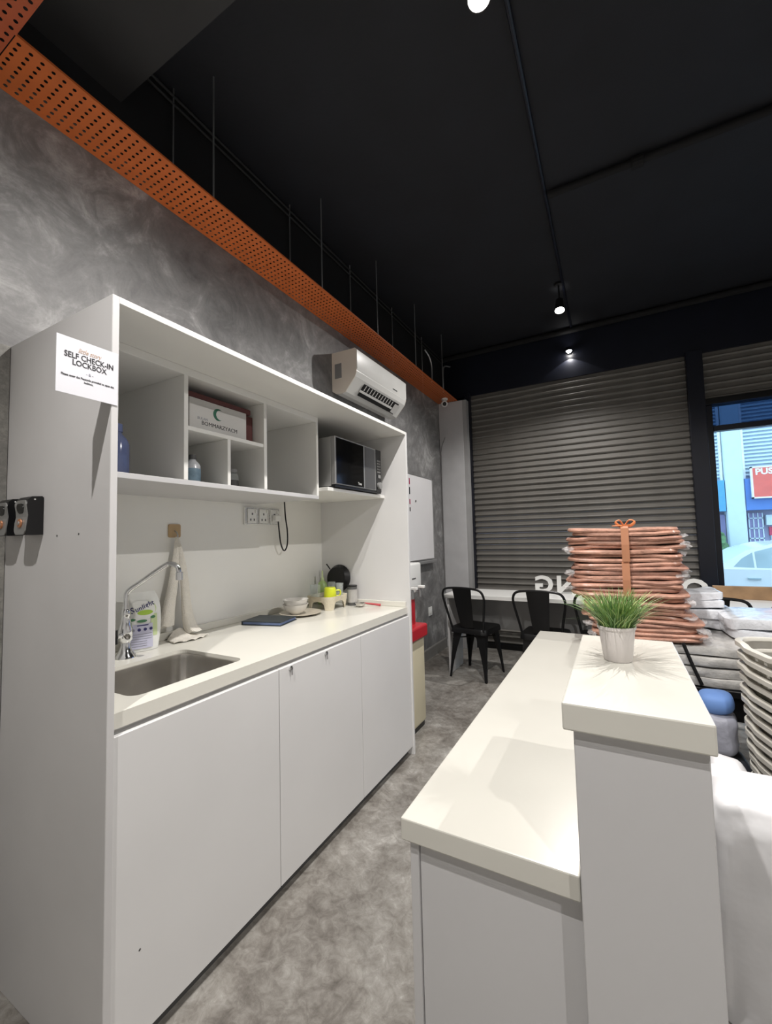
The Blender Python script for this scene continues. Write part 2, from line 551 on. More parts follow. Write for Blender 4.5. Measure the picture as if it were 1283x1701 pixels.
# white corner column beside the roller shutter
bm = B()
box(bm, XW, 0.19, 4.66, YF+.05, 0, 2.852, .002)
cl = struct('trim_2', bm, M['column'])
obj('return_face', mbox(0.19, 0.236, 4.665, YF+.05, 0, 2.852), M['column2'], cl)  # same white column; darker colour imitates the shade on its side
obj('conduit_line', tube(B(), smoothpts([(-.085, 4.652, .1), (-.085, 4.652, 2.0), (-.08, 4.652, 2.3), (-.03, 4.655, 2.44)]), .004, 6), M['grey'], cl)
bm = B()
prism(bm, [(XW, 0), (XW+.014, 0), (XW+.014, .10), (XW+.008, .11), (XW, .11)], 'Y', 2.36, 4.655)
struct('baseboard_left', bm, M['skirt'])
# ceiling beam across the room, nearest the camera
struct('trim_3', mbox(XW, XR, 0.35, 0.97, 3.18, ZC), M['beam'])

# ------------------------------------------------------------------ roller shutters
def slat_mesh(x0, x1, y, z, h):
    bm = B()
    pr = [(y+a, z+.0003+t*(h-.0006)) for t, a in ((0, .004), (.06, -.004), (.16, -.011), (.28, -.013), (.38, -.009), (.44, -.001), (.70, .002), (1, .004))]
    pr += [(y+.014, z+h-.0003), (y+.014, z+.0003)]
    prism(bm, [(p[0], p[1]) for p in pr], 'X', x0, x1)
    return bm
def shutter(x0, x1, z0, z1, label, n):
    t = thing('roller_shutter', label, 'shutter', ((x0+x1)/2, YF, z0))
    h = (z1-z0-.055)/n
    first = obj('slat', slat_mesh(x0, x1, YF+.02, z0+.055, h), M['shut'], t, smooth=True)
    for k in range(1, n):
        s = first.copy()
        COL.objects.link(s)
        s.location = (0, 0, k*h)
    # copies keep the parent
    obj('bottom_bar', mbox(x0, x1, YF-.012, YF+.035, z0, z0+.055, .004), M['blackmetal'], t)
    return t
sh = shutter(.25, 2.345, 0.0, 2.93, 'grey steel roller shutter fully closed left of the glass window', 44)
for xa, xb in ((.19, .252), (2.343, 2.47)):
    obj('guide_rail', mbox(xa, xb, YF-.05, YF+.045, 0, 2.95, .004), M['navy'], sh)
sh2 = shutter(2.47, 4.45, 2.43, 2.93, 'grey steel roller shutter rolled up above the glass window', 7)
obj('guide_rail', mbox(4.45, 4.52, YF-.05, YF+.045, 0, 2.95, .004), M['navy'], sh2)

# ------------------------------------------------------------------ shop window
WY = YF+.07
bm = B()
box(bm, 2.47, 2.53, WY-.03, WY+.05, 0, 2.5, .003)
box(bm, 4.46, 4.52, WY-.03, WY+.05, 0, 2.5, .003)
box(bm, 2.47, 4.5, WY-.03, WY+.05, 0, .06)
box(bm, 2.47, 4.5, WY-.03, WY+.05, 2.43, 2.5)
wn = struct('window_1', bm, M['navy'])
obj('transom', mbox(2.53, 4.46, WY-.035, WY+.045, 2.185, 2.235, .003), M['navy'], wn)
obj('pane', mbox(2.53, 4.46, WY, WY+.008, .06, 2.185), M['pane'], wn)
obj('upper_panel', mbox(2.53, 4.46, WY, WY+.008, 2.235, 2.43), M['bluefilm'], wn)

# ------------------------------------------------------------------ ceiling: tray, rods, conduits, lamps
ZT = 2.852
def perforated(x0, x1, y0, y1, dx, dy, r, z, along='Y'):
    """sheet of square cells, each with an octagonal hole"""
    bm = B()
    nx = int((x1-x0)/dx)
    ny = int((y1-y0)/dy)
    ox = (x1-x0-nx*dx)/2
    for j in range(ny):
        for i in range(nx):
            cx, cy = x0+ox+(i+.5)*dx, y0+(j+.5)*dy
            o = [(-.5, -.5), (0, -.5), (.5, -.5), (.5, 0), (.5, .5), (0, .5), (-.5, .5), (-.5, 0)]
            O = [bm.verts.new((cx+a*dx, cy+b*dy, z)) for a, b in o]
            I = [bm.verts.new((cx+r*math.cos(R(225+45*k)), cy+r*math.sin(R(225+45*k)), z)) for k in range(8)]
            for k in range(8): bm.faces.new((O[k], O[(k+1) % 8], I[(k+1) % 8], I[k]))
    if ox > 0:
        for a, b in ((x0, x0+ox), (x1-ox, x1)):
            bm.faces.new([bm.verts.new(p) for p in ((a, y0, z), (b, y0, z), (b, y1, z), (a, y1, z))])
    bmesh.ops.remove_doubles(bm, verts=bm.verts, dist=1e-5)
    return bm
tr = thing('cable_tray', 'long orange perforated cable tray hung along the left wall top', 'cable tray', (0.02, 2.7, ZT))
obj('tray_bed', perforated(XW+.004, .135, .53, 4.66, .0262, .0310, .0060, ZT), M['orange'], tr)
bm = B()
box(bm, .134, .136, .53, 4.66, ZT, ZT+.007)
box(bm, XW+.002, XW+.004, .53, 4.66, ZT, ZT+.007)
obj('side_rail', bm, M['orange'], tr)
for y in (1.15, 1.97, 2.68, 3.40, 4.10):
    for x, yy in ((.128, y+.11), (XW+.02, y+.05)):
        obj('hanger_rod', tube(B(), [(x, yy, ZT), (x, yy, ZC)], .004, 6), M['alu'], tr)
obj('bent_rod', tube(B(), smoothpts([(.10, 4.30, ZT), (.10, 4.30, 3.06), (.10, 4.35, 3.16), (.12, 4.48, 3.20)]), .008, 6), M['alu'], tr)
obj('bent_rod', tube(B(), smoothpts([(.115, 3.93, ZT), (.115, 3.93, 3.02), (.11, 3.88, 3.10), (.10, 3.80, 3.14)]), .008, 6), M['alu'], tr)
tr2 = thing('cable_tray', 'short red-orange perforated cable tray crossing at the top left corner', 'cable tray', (.3, .4, ZT))
obj('tray_bed', perforated(XW+.004, 1.2, .29, .528, .031, .0262, .0060, ZT-.004), M['orangered'], tr2)
bm = B()
box(bm, .136, 1.2, .526, .529, ZT-.004, ZT+.008)
box(bm, XW, 1.2, .289, .292, ZT-.004, ZT+.008)
obj('side_rail', bm, M['orangered'], tr2)
t = thing('wall_conduit', 'pair of thin black conduits along the left wall under the ceiling', 'conduit', (XW+.02, 2.5, 3.40))
for z in (3.38, 3.42):
    obj('pipe', tube(B(), [(XW+.02, .98, z), (XW+.02, YF-.02, z)], .006, 6), M['beam'], t)
t = thing('ceiling_pipe', 'straight black pipe crossing the dark ceiling to the right', 'pipe', (2.6, 2.76, ZC-.03))
obj('pipe', tube(B(), [(1.41, 2.76, ZC-.03), (XR, 2.78, ZC-.03)], .023, 10), M['blackwall'], t, smooth=True)
obj('coupling', lathe(B(), [(.03, -.03), (.033, -.025), (.033, .025), (.03, .03)], (1.90, 2.763, ZC-.034), 12, 'X'), M['blackwall'], t)
t = thing('ceiling_conduit', 'thin black conduit running between the two ceiling spotlights', 'conduit', (1.40, 2.7, ZC-.012))
obj('pipe', tube(B(), [(1.40, 1.5, ZC-.012), (1.38, YF-.01, ZC-.012)], .011, 8), M['navy'], t)
t = thing('fascia_pipe', 'black pipe along the top of the wall above the shutters', 'pipe', (2.4, YF-.035, ZC-.04))
obj('pipe', tube(B(), [(XW+.02, YF-.035, ZC-.04), (XR, YF-.035, ZC-.04)], .028, 10), M['blackwall'], t, smooth=True)

def spotlight(loc, aim, label, watts, big=1.0, group=None, size=150, lamp_rad=.018):
    """black track spotlight: ceiling plate, stem, tilted can, glowing lens, and the lamp that shines from it"""
    loc = Vector(loc)
    t = thing('spotlight', label, 'lamp', (loc.x, loc.y, loc.z), group)
    d = Vector(aim).normalized()
    obj('ceiling_plate', lathe(B(), [(.035, ZC-.02), (.04, ZC-.017), (.04, ZC)], (loc.x, loc.y, 0), 16), M['black'], t)
    obj('stem', tube(B(), [(loc.x, loc.y, ZC-.015), (loc.x, loc.y, loc.z+.05*big)], .007, 8), M['black'], t)
    q = Vector((0, 0, 1)).rotation_difference(d).to_matrix().to_4x4()
    bm = B()
    lathe(bm, [(.022*big, -.075*big), (.032*big, -.07*big), (.036*big, -.01*big), (.042*big, .028*big), (.045*big, .04*big), (.040*big, .04*big), (.036*big, .022*big)], (0, 0, 0), 20, cap=False)
    bmesh.ops.transform(bm, matrix=Matrix.Translation(loc) @ q, verts=bm.verts)
    obj('housing', bm, M['black'], t, smooth=True)
    bm = B()
    lathe(bm, [(.0345*big, .018*big), (.0345*big, .022*big), (.02*big, .027*big), (.002, .029*big)], (0, 0, 0), 18)
    bmesh.ops.transform(bm, matrix=Matrix.Translation(loc) @ q, verts=bm.verts)
    obj('lens', bm, M['lens'], t, smooth=True)
    ld = bpy.data.lights.new('spot_beam', 'SPOT')
    ld.energy = watts
    ld.color = LAMP_COL
    ld.spot_size = R(size)
    ld.spot_blend = .55
    ld.shadow_soft_size = lamp_rad
    lo = bpy.data.objects.new('spot_beam', ld)
    COL.objects.link(lo)
    lo.parent = t
    lo.location = d*(.06*big)
    lo.rotation_euler = Vector((0, 0, -1)).rotation_difference(d).to_euler()
    return t
spotlight((1.345, 1.40, 3.23), (.05, -.1, -1), 'near ceiling spotlight glaring at the top edge of the photo', LAMP_W*1.4)
spotlight((1.352, 3.87, 3.25), (.0, -.28, -1), 'far ceiling spotlight glowing in front of the closed shutter', LAMP_W*.95)
spotlight((1.10, -.32, 3.20), (.34, .12, -1), 'ceiling spotlight behind the viewer above the kitchen aisle', LAMP_W*1.3, size=132)
spotlight((3.35, 1.55, 3.20), (-.15, .0, -1), 'ceiling spotlight at the right above the laundry baskets', LAMP_W*1.05)
spotlight((1.35, -2.1, 3.20), (.3, -.35, -1), 'added fill spotlight far behind the viewer by the back wall', LAMP_W*1.6, size=120)  # unseen lamp, added as fill by way of the back wall
spotlight((3.0, -.9, 3.20), (-.30, .80, -1), 'added fill spotlight behind the viewer brightening the white sack', LAMP_W*.85, size=58)  # unseen lamp, added to brighten the sack; narrow cone spares the kitchen
# small wall light on the fascia above the shutter
t = thing('wall_light', 'small round lit wall light on the dark fascia above the shutter', 'lamp', (1.347, YF, 3.19))
obj('bracket', mbox(1.327, 1.367, YF-.03, YF, 3.18, 3.24, .004), M['navy'], t)
obj('shade', lathe(B(), [(.02, .03), (.03, .02), (.034, -.012)], (1.347, YF-.055, 3.205), 16, cap=False), M['navy'], t, smooth=True)
obj('bulb', lathe(B(), [(.003, .018), (.018, .012), (.024, -.004), (.018, -.02), (.003, -.028)], (1.347, YF-.055, 3.20), 14), M['lens'], t, smooth=True)
ld = bpy.data.lights.new('wall_beam', 'SPOT')
ld.energy = 4
ld.spot_size = R(120)
ld.color = LAMP_COL
lo = bpy.data.objects.new('wall_beam', ld)
COL.objects.link(lo)
lo.parent = t
lo.location = (0, -.055, -.03)

# CCTV camera on the tray
t = thing('security_camera', 'small white dome-nosed security camera under the far tray end', 'camera', (.035, 4.50, ZT))
obj('base', lathe(B(), [(.032, ZT-.02), (.036, ZT-.015), (.036, ZT)], (.035, 4.50, 0), 16), M['white'], t, smooth=True)
obj('bracket', tube(B(), [(.035, 4.50, ZT-.015), (.035, 4.50, ZT-.05)], .012, 8), M['white'], t)
q = Vector((0, 0, 1)).rotation_difference(Vector((.45, -1, -.35)).normalized()).to_matrix().to_4x4()
bm = B()
lathe(bm, [(.02, -.06), (.034, -.05), (.036, .02), (.034, .035), (.027, .036)], (0, 0, 0), 18)
bmesh.ops.transform(bm, matrix=Matrix.Translation((.035, 4.49, ZT-.065)) @ q, verts=bm.verts)
obj('body', bm, M['white'], t, smooth=True)
bm = B()
lathe(bm, [(.022, .0362), (.022, .039), (.012, .042)], (0, 0, 0), 16)
bmesh.ops.transform(bm, matrix=Matrix.Translation((.035, 4.49, ZT-.065)) @ q, verts=bm.verts)
obj('lens', bm, M['blackgloss'], t)

# ------------------------------------------------------------------ kitchen surround, shelves, base units, worktop
D, KY0, KY1, KH = .5742, .5871, 2.3216, 1.9252
XB = -.08
t = thing('kitchen_surround', 'tall white laminate surround framing the whole kitchenette', 'cabinet', (.25, 1.45, 0))
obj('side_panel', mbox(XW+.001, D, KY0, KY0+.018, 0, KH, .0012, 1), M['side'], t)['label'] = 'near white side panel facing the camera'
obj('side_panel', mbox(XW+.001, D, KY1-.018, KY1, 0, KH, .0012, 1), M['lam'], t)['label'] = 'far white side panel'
obj('top_panel', mbox(XW+.001, D, KY0+.018, KY1-.018, KH-.018, KH, .0012, 1), M['lamin'], t)
obj('back_panel', mbox(XW+.001, XB, KY0+.018, KY1-.018, .0, KH-.018), M['lamin'], t)
for x, z in ((.431, 1.312), (.318, 1.310)):
    obj('screw_hole', lathe(B(), [(.003, -.0006), (.003, .0004)], (x, KY0-.0002, z), 8, 'Y'), M['dkgrey'], t)
CX = .36
yi0, yi1 = KY0+.018, KY1-.018
t = thing('cubby_shelf', 'white open cubby shelf under the top panel of the kitchenette', 'shelf', (.15, 1.15, 1.498))
obj('top_board', mbox(XB, CX, yi0, 1.712, 1.879, KH-.0185, .001, 1), M['lamin'], t)
obj('bottom_board', mbox(XB, CX, yi0, 1.712, 1.484, 1.502, .001, 1), M['ledge'], t)
for y in (.946, 1.332, 1.695):
    obj('divider', mbox(XB, CX, y, y+.017, 1.502, 1.879, .001, 1), M['lamin'], t)
obj('middle_board', mbox(XB, CX-.004, .963, 1.332, 1.684, 1.699, .001, 1), M['lamin'], t)
obj('short_divider', mbox(XB, CX-.004, 1.140, 1.155, 1.502, 1.684, .001, 1), M['lamin'], t)
obj('microwave_board', mbox(XB, .417, 1.712, yi1, 1.525, 1.543, .001, 1), M['lamin'], t)

t = thing('base_cabinet', 'white flat-fronted base cabinet with three doors under the worktop', 'cabinet', (.27, 1.45, 0))
obj('plinth', mbox(.48, .535, yi0, yi1, 0, .045), M['dkgrey'], t)
bm = B()
for y0, y1 in ((yi0, yi0+.016), (1.182, 1.198), (1.75, 1.766), (yi1-.016, yi1)): box(bm, XB, .545, y0, y1, .045, .66)
box(bm, XB, .545, yi0, yi1, .045, .06)
obj('carcass', bm, M['lamin'], t)
obj('top_rail', mbox(.50, .538, yi0, yi1, .79, .820), M['lam'], t)
dz0, dz1 = .046, .806
for i, (y0, y1) in enumerate(((yi0+.002, 1.189), (1.192, 1.756), (1.759, yi1-.002))):
    d = obj('door', mbox(.548, .565, y0, y1, dz0, dz1, .001, 1), M['lam'], t)
    if i == 0:
        obj('screw_hole', lathe(B(), [(.003, -.0006), (.003, .0005)], (.565, .679, .256), 8, 'X'), M['dkgrey'], d)
    if i == 1:
        for y in (1.252, 1.475):
            bm = B()
            lathe(bm, [(.009, 0), (.009, .006), (.006, .008)], (.565, y, .794), 12, 'X')
            box(bm, .571, .574, y-.002, y+.002, .770, .794)
            obj('lock', bm, M['chrome'], d)
WZ = .86
t = thing('worktop', 'cream solid-surface worktop with an upstand over the base cabinet', 'worktop', (.24, 1.45, .82))
sink_hole = rrect(.145, .486, .70, 1.10, .035, 6)
bm = holed_slab([(XB, yi0+.001), (.556, yi0+.001), (.556, yi1-.001), (XB, yi1-.001)], [sink_hole], WZ-.039, WZ)
obj('slab', bm, M['stonek'], t)
bm = B()
box(bm, XB+.0005, XB+.018, yi0+.001, yi1-.018, WZ, WZ+.032, .003)
box(bm, XB+.0005, .55, yi1-.018, yi1-.001, WZ, WZ+.032, .003)
obj('upstand', bm, M['stonek'], t)
# sink bowl
bm = B()
loops = []
for off, z in ((.0008, WZ-.012), (.007, WZ-.013), (.009, WZ-.03), (.014, WZ-.16), (.03, WZ-.185), (.07, WZ-.192)):
    loops.append([bm.verts.new((x, y, z)) for x, y in rrect(.145+off, .486-off, .70+off, 1.10-off, (.0345 if off < .002 else .055 if off < .05 else .04), 6)])
for a, b in zip(loops, loops[1:]):
    n = len(a)
    for i in range(n): bm.faces.new((a[i], a[(i+1) % n], b[(i+1) % n], b[i]))
bm.faces.new(loops[-1])
t = thing('kitchen_sink', 'stainless steel sink bowl sunk in the cream worktop', 'sink', (.315, .90, WZ-.04))
obj('bowl', bm, M['steel'], t, smooth=True)
obj('drain', lathe(B(), [(.04, WZ-.1915), (.04, WZ-.188), (.03, WZ-.187), (.028, WZ-.190)], (.315, .90, 0), 18), M['chrome'], t)
bm = B()
for k in range(14):
    pass
tube(bm, [((.145+.0125), .80+.016*math.cos(a), WZ-.085+.011*math.sin(a)) for a in [2*PI*k/14 for k in range(14)]], .0022, 5, closed=True)
tube(bm, [((.145+.0095), .812, WZ-.092), (.1567, .832, WZ-.072)], .0022, 5)
obj('stamped_mark', bm, M['ink'], t)
# tap
TX, TY = .05, .93
t = thing('kitchen_tap', 'chrome swan-neck pillar tap standing behind the sink', 'tap', (TX, TY, WZ))
obj('base', lathe(B(), [(.036, WZ), (.034, WZ+.008), (.024, WZ+.022), (.017, WZ+.04), (.016, WZ+.06)], (TX, TY, 0), 20), M['chrome'], t, smooth=True)
obj('body', lathe(B(), [(.016, WZ+.055), (.023, WZ+.065), (.024, WZ+.10), (.018, WZ+.125), (.013, WZ+.15), (.015, WZ+.155), (.015, WZ+.172), (.011, WZ+.178)], (TX, TY, 0), 20), M['chrome'], t, smooth=True)
sp = smoothpts([(TX, TY, WZ+.16), (TX+.001, TY, WZ+.22), (TX+.006, TY+.006, WZ+.245), (TX+.04, TY+.03, WZ+.275), (TX+.13, TY+.065, WZ+.335), (TX+.155, TY+.075, WZ+.343), (TX+.18, TY+.084, WZ+.332), (TX+.187, TY+.087, WZ+.305)], 6)
obj('spout', tube(B(), sp, .0095, 12), M['chrome'], t, smooth=True)
e = sp[-1]
obj('nozzle', lathe(B(), [(.0125, -.022), (.0125, .006), (.0095, .008)], (e.x, e.y, e.z), 14), M['chrome'], t, smooth=True)
bm = B()
tube(bm, [(TX, TY, WZ+.085), (TX+.02, TY-.045, WZ+.085)], .009, 10)
hd = obj('handle', bm, M['chrome'], t, smooth=True)
bm = B()
tube(bm, [(TX+.02, TY-.046, WZ+.06), (TX+.02, TY-.046, WZ+.11)], .006, 8)
obj('handle_bar', bm, M['black'], hd)

# ------------------------------------------------------------------ paper sign taped to the front edge
t = thing('paper_sign', 'white self check-in lockbox notice taped to the panel edge', 'sign', (D+.001, .535, 1.70))
py0, py1, pz0, pz1 = .466, .602, 1.635, 1.770
bm = B()
n = 10
for side in (0, 1):
    pass
rows = []
for k in range(n+1):
    y = py0+(py1-py0)*k/n
    xx = D+.0012+.0005*math.sin(PI*k/n)
    rows.append([bm.verts.new((xx+dx, y, z)) for dx, z in ((0, pz0), (0, pz1), (.0006, pz1), (.0006, pz0))])
for a, b in zip(rows, rows[1:]):
    for i in range(4): bm.faces.new((a[i], a[(i+1) % 4], b[(i+1) % 4], b[i]))
bm.faces.new(rows[0])
bm.faces.new(rows[-1])
obj('sheet', bm, M['paper'], t)
XT = D+.0026
ym = (py0+py1)/2
text('script_heading', 'little story', .0165, (XT, ym+.001, 1.7445), (0, 1, 0), (0, 0, 1), M['goldink'], t, shear=.4, sx=.72)
text('heading_text', 'SELF CHECK-IN', .0190, (XT, ym+.002, 1.7285), (0, 1, 0), (0, 0, 1), M['ink'], t, bold=.00022, sx=.84)
text('heading_text', 'LOCKBOX', .0190, (XT, ym+.002, 1.7125), (0, 1, 0), (0, 0, 1), M['ink'], t, bold=.00022, sx=.84)
text('small_text', '- & -', .009, (XT, ym+.002, 1.6925), (0, 1, 0), (0, 0, 1), M['greyink'], t)
text('small_text', 'Please enter the Passcode provided to open the', .0072, (XT, ym, 1.679), (0, 1, 0), (0, 0, 1), M['ink'], t, bold=.00006, sx=.83)
text('small_text', 'lockbox.', .0072, (XT, ym, 1.6705), (0, 1, 0), (0, 0, 1), M['ink'], t, bold=.00006, sx=.83)

# ------------------------------------------------------------------ key lockboxes on the near panel
def lockbox(x, label, dep=.040):
    t = thing('key_lockbox', label, 'lockbox', (x, KY0, 1.315), 'key lockboxes on the side panel')
    y1, y0 = KY0-.0005, KY0-dep
    z0, z1, hw = 1.315, 1.425, .0355
    bm = B()
    # side outline in y-z: square at the wall, rounded towards the front
    prism(bm, [(y1, z0), (y1, z1-.004), (y1-.004, z1), (y0+.012, z1-.002), (y0+.003, z1-.010), (y0, z1-.025), (y0+.004, (z0+z1)/2), (y0, z0+.020), (y0, z0)], 'X', x-hw, x+hw)
    obj('body', bm, M['black'], t)
    def face(name, x0, x1, za, zb, r, d0, d1, m, par):
        bm = B()
        def bow(z): return .0045*math.exp(-((z-(z0+z1)/2)/.02)**2)+max(0, z-(z1-.022))*.28
        ol = rrect(x0, x1, za, zb, r, 6)
        P = []
        for k in range(len(ol)):
            a, c = ol[k], ol[(k+1) % len(ol)]
            for q in range(4): P.append((a[0]+(c[0]-a[0])*q/4, a[1]+(c[1]-a[1])*q/4))
        A = [bm.verts.new((p[0], y0+bow(p[1])-d0, p[1])) for p in P]
        C = [bm.verts.new((p[0], y0+bow(p[1])-d1, p[1])) for p in P]
        n = len(P)
        for k in range(n): bm.faces.new((A[k], A[(k+1) % n], C[(k+1) % n], C[k]))
        cen = bm.verts.new(((x0+x1)/2, y0+bow((za+zb)/2)-d1, (za+zb)/2))
        for k in range(n): bm.faces.new((C[k], C[(k+1) % n], cen))
        return obj(name, bm, m, par)
    fr = face('silver_cover', x-hw+.002, x+hw-.002, z0+.001, z1-.012, .016, -.002, .003, M['silver'], t)
    face('dark_window', x-.020, x+.020, z0+.060, z1-.022, .013, .0025, .0045, M['blackgloss'], fr)
    obj('amber_dial', lathe(B(), [(.007, -.006), (.012, -.0055), (.0125, -.002)], (x, y0+.001, z0+.033), 16, 'Y'), M['amber'], fr)
    obj('dial_centre', lathe(B(), [(.005, -.0075), (.006, -.0055)], (x, y0+.001, z0+.033), 12, 'Y'), M['silver'], fr)
    obj('led_dot', lathe(B(), [(.0020, 0), (.0022, .0012)], (x+hw-.0004, y0+.018, z1-.010), 8, 'X'), M['white'], t)
    return t
lockbox(.2045, 'black key lockbox with silver cover, the right one on the side panel')
lockbox(.0830, 'black key lockbox with silver cover, the left one at the photo edge')

# ------------------------------------------------------------------ things in the cubbies
t = thing('first_aid_carton', 'white carton with a green crescent in the upper middle cubby', 'box', (.24, 1.13, 1.699))
obj('carton', mbox(.2965, .322, .995, 1.268, 1.7005, 1.822, .002, 1), M['boxwhite'], t)
obj('inner_box', mbox(.05, .296, .972, 1.326, 1.7005, 1.8215), M['orangebrown'], t)['label'] = 'dark maroon box inside the white sleeve, widened to imitate a maroon reflection'  # extra width stands in for maroon reflected on the divider
obj('lid', mbox(.05, .315, .985, 1.30, 1.8225, 1.846, .003, 1), M['orangebrown'], t)['label'] = 'dark maroon lid'
bm = B()
o = [(1.1235+.024*math.cos(a), 1.781+.024*math.sin(a)) for a in [R(50+260*k/20) for k in range(21)]]
i = [(1.1325+.0195*math.cos(a), 1.781+.0195*math.sin(a)) for a in [R(310-260*k/20+6*(1-abs(k-10)/10)*0) for k in range(21)]]
prism(bm, o+i[1:-1], 'X', .3222, .3228)
obj('crescent_emblem', bm, M['crescent'], t)
text('small_text', 'BOMMARZYACM', .0215, (.3225, 1.1325, 1.7325), (0, 1, 0), (0, 0, 1), M['ink'], t, sx=1.05)
text('small_text', 'BULAN', .0145, (.3225, 1.052, 1.749), (0, 1, 0), (0, 0, 1), M['greyink'], t)
def bottle(x, y, z, r, h, label, m, lab=None, cap='white', name='bottle', cat='bottle'):
    t = thing(name, label, cat, (x, y, z))
    obj('body', lathe(B(), [(r*.9, z+.0005), (r, z+.008), (r, z+h*.62), (r*.82, z+h*.72), (r*.42, z+h*.82), (r*.40, z+h*.86)], (x, y, 0), 18), m, t, smooth=True)
    obj('cap', lathe(B(), [(r*.46, z+h*.85), (r*.48, z+h*.87), (r*.46, z+h), (r*.3, z+h*1.01)], (x, y, 0), 14), M[cap], t, smooth=True)
    if lab:
        obj('label_band', lathe(B(), [(r*1.015, z+h*.12), (r*1.02, z+h*.13), (r*1.02, z+h*.52), (r*1.015, z+h*.53)], (x, y, 0), 18, cap=False), M[lab], t, smooth=True)
    return t
bottle(.25, .778, 1.502, .038, .175, 'clear blue drinking bottle at the left end of the cubbies', M['bluebottle'], None, 'bluebottle')
bottle(.26, 1.055, 1.502, .029, .115, 'small pale blue labelled bottle in the lower middle-left cubby', M['whitewrap'], 'bottlelabel', 'dkgrey')
t = thing('glass_jar', 'small clear glass jar in the lower middle-right cubby', 'jar', (.24, 1.262, 1.502))
obj('body', lathe(B(), [(.025, 1.5025), (.028, 1.51), (.028, 1.56), (.022, 1.572), (.020, 1.575)], (.24, 1.262, 0), 18), M['clear'], t, smooth=True)
obj('lid', lathe(B(), [(.022, 1.575), (.0225, 1.59), (.02, 1.592)], (.24, 1.262, 0), 16), M['grey'], t, smooth=True)
obj('label_band', lathe(B(), [(.0285, 1.518), (.0285, 1.542)], (.24, 1.262, 0), 18, cap=False), M['dkgrey'], t)

# microwave
mx, my0, my1, mz0, mz1 = .435, 1.752, 2.238, 1.553, 1.812
t = thing('microwave', 'silver and black microwave oven on the right shelf', 'microwave', (.25, 1.99, 1.543))
obj('body', mbox(.10, mx-.028, my0+.002, my1-.002, mz0, mz1, .004), M['silver'], t)
obj('base_strip', mbox(.12, mx-.004, my0+.004, my1-.002, 1.547, mz0+.006), M['black'], t)
d = obj('door', mbox(mx-.027, mx, my0, 2.172, mz0+.008, mz1, .003), M['silver'], t)
obj('door_window', mbox(mx, mx+.002, my0+.010, 2.028, mz0+.014, mz1-.008), M['blackgloss'], d)
obj('door_strip', mbox(mx, mx+.0025, 2.046, 2.158, mz0+.014, mz1-.008), M['dkgrey'], d)
text('door_mark', 'Tesa', .020, (mx+.0024, 1.985, mz0+.030), (0, 1, 0), (0, 0, 1), M['white'], d, bold=.0002)
p = obj('control_panel', mbox(mx-.027, mx-.001, 2.175, my1, mz0+.002, mz1, .003), M['black'], t)
for k in range(5):
    for q2 in (2.192, 2.205, 2.218):
        obj('button', mbox(mx-.001, mx+.0015, q2-.0035, q2+.0035, 1.672+k*.017, 1.680+k*.017), M['silver'], p)
obj('button', mbox(mx-.001, mx+.003, 2.197, 2.225, 1.640, 1.660, .001, 1), M['silver'], p)
bm = B()
lathe(bm, [(.022, 0), (.021, .012), (.012, .014)], (mx-.001, 2.207, 1.594), 18, 'X')
obj('dial', bm, M['silver'], p, smooth=True)
for x in (.14, .40):
    for y in (my0+.03, my1-.03):
        obj('foot', lathe(B(), [(.012, 1.5432), (.013, 1.549)], (x, y, 0), 10), M['black'], t)

# sockets, plug and cord
t = thing('socket_strip', 'white three-gang wall socket plate with clear cover under the shelf', 'socket', (XB, 1.752, 1.415))
obj('plate', mbox(XB, XB+.010, 1.618, 1.886, 1.368, 1.466, .003), M['white'], t)
obj('clear_cover', mbox(XB+.010, XB+.013, 1.622, 1.882, 1.371, 1.463, .001, 1), M['frost'], t)
for y in (1.668, 1.752, 1.838):
    s = obj('socket', mbox(XB+.013, XB+.017, y-.032, y+.032, 1.377, 1.457, .003), M['white'], t)
    bm = B()
    for dy, dz in ((0, .018), (-.013, -.014), (.013, -.014)): box(bm, XB+.0165, XB+.0185, y+dy-.004, y+dy+.004, 1.410+dz-.006, 1.410+dz+.006)
    obj('pin_holes', bm, M['dkgrey'], s)
    obj('rocker_switch', mbox(XB+.017, XB+.022, y+.018, y+.030, 1.434, 1.452, .001, 1), M['white'], s)
t = thing('power_cord', 'black microwave power cord looping down from the wall socket', 'cord', (XB+.03, 1.84, 1.40))
obj('plug', mbox(XB+.019, XB+.052, 1.815, 1.86, 1.388, 1.425, .006), M['white'], t)
obj('cable', tube(B(), smoothpts([(XB+.045, 1.838, 1.392), (XB+.046, 1.845, 1.33), (XB+.045, 1.858, 1.26), (XB+.045, 1.885, 1.218), (XB+.045, 1.912, 1.25), (XB+.045, 1.915, 1.33), (XB+.04, 1.905, 1.42), (XB+.03, 1.908, 1.522)]), .0042, 8), M['black'], t, smooth=True)

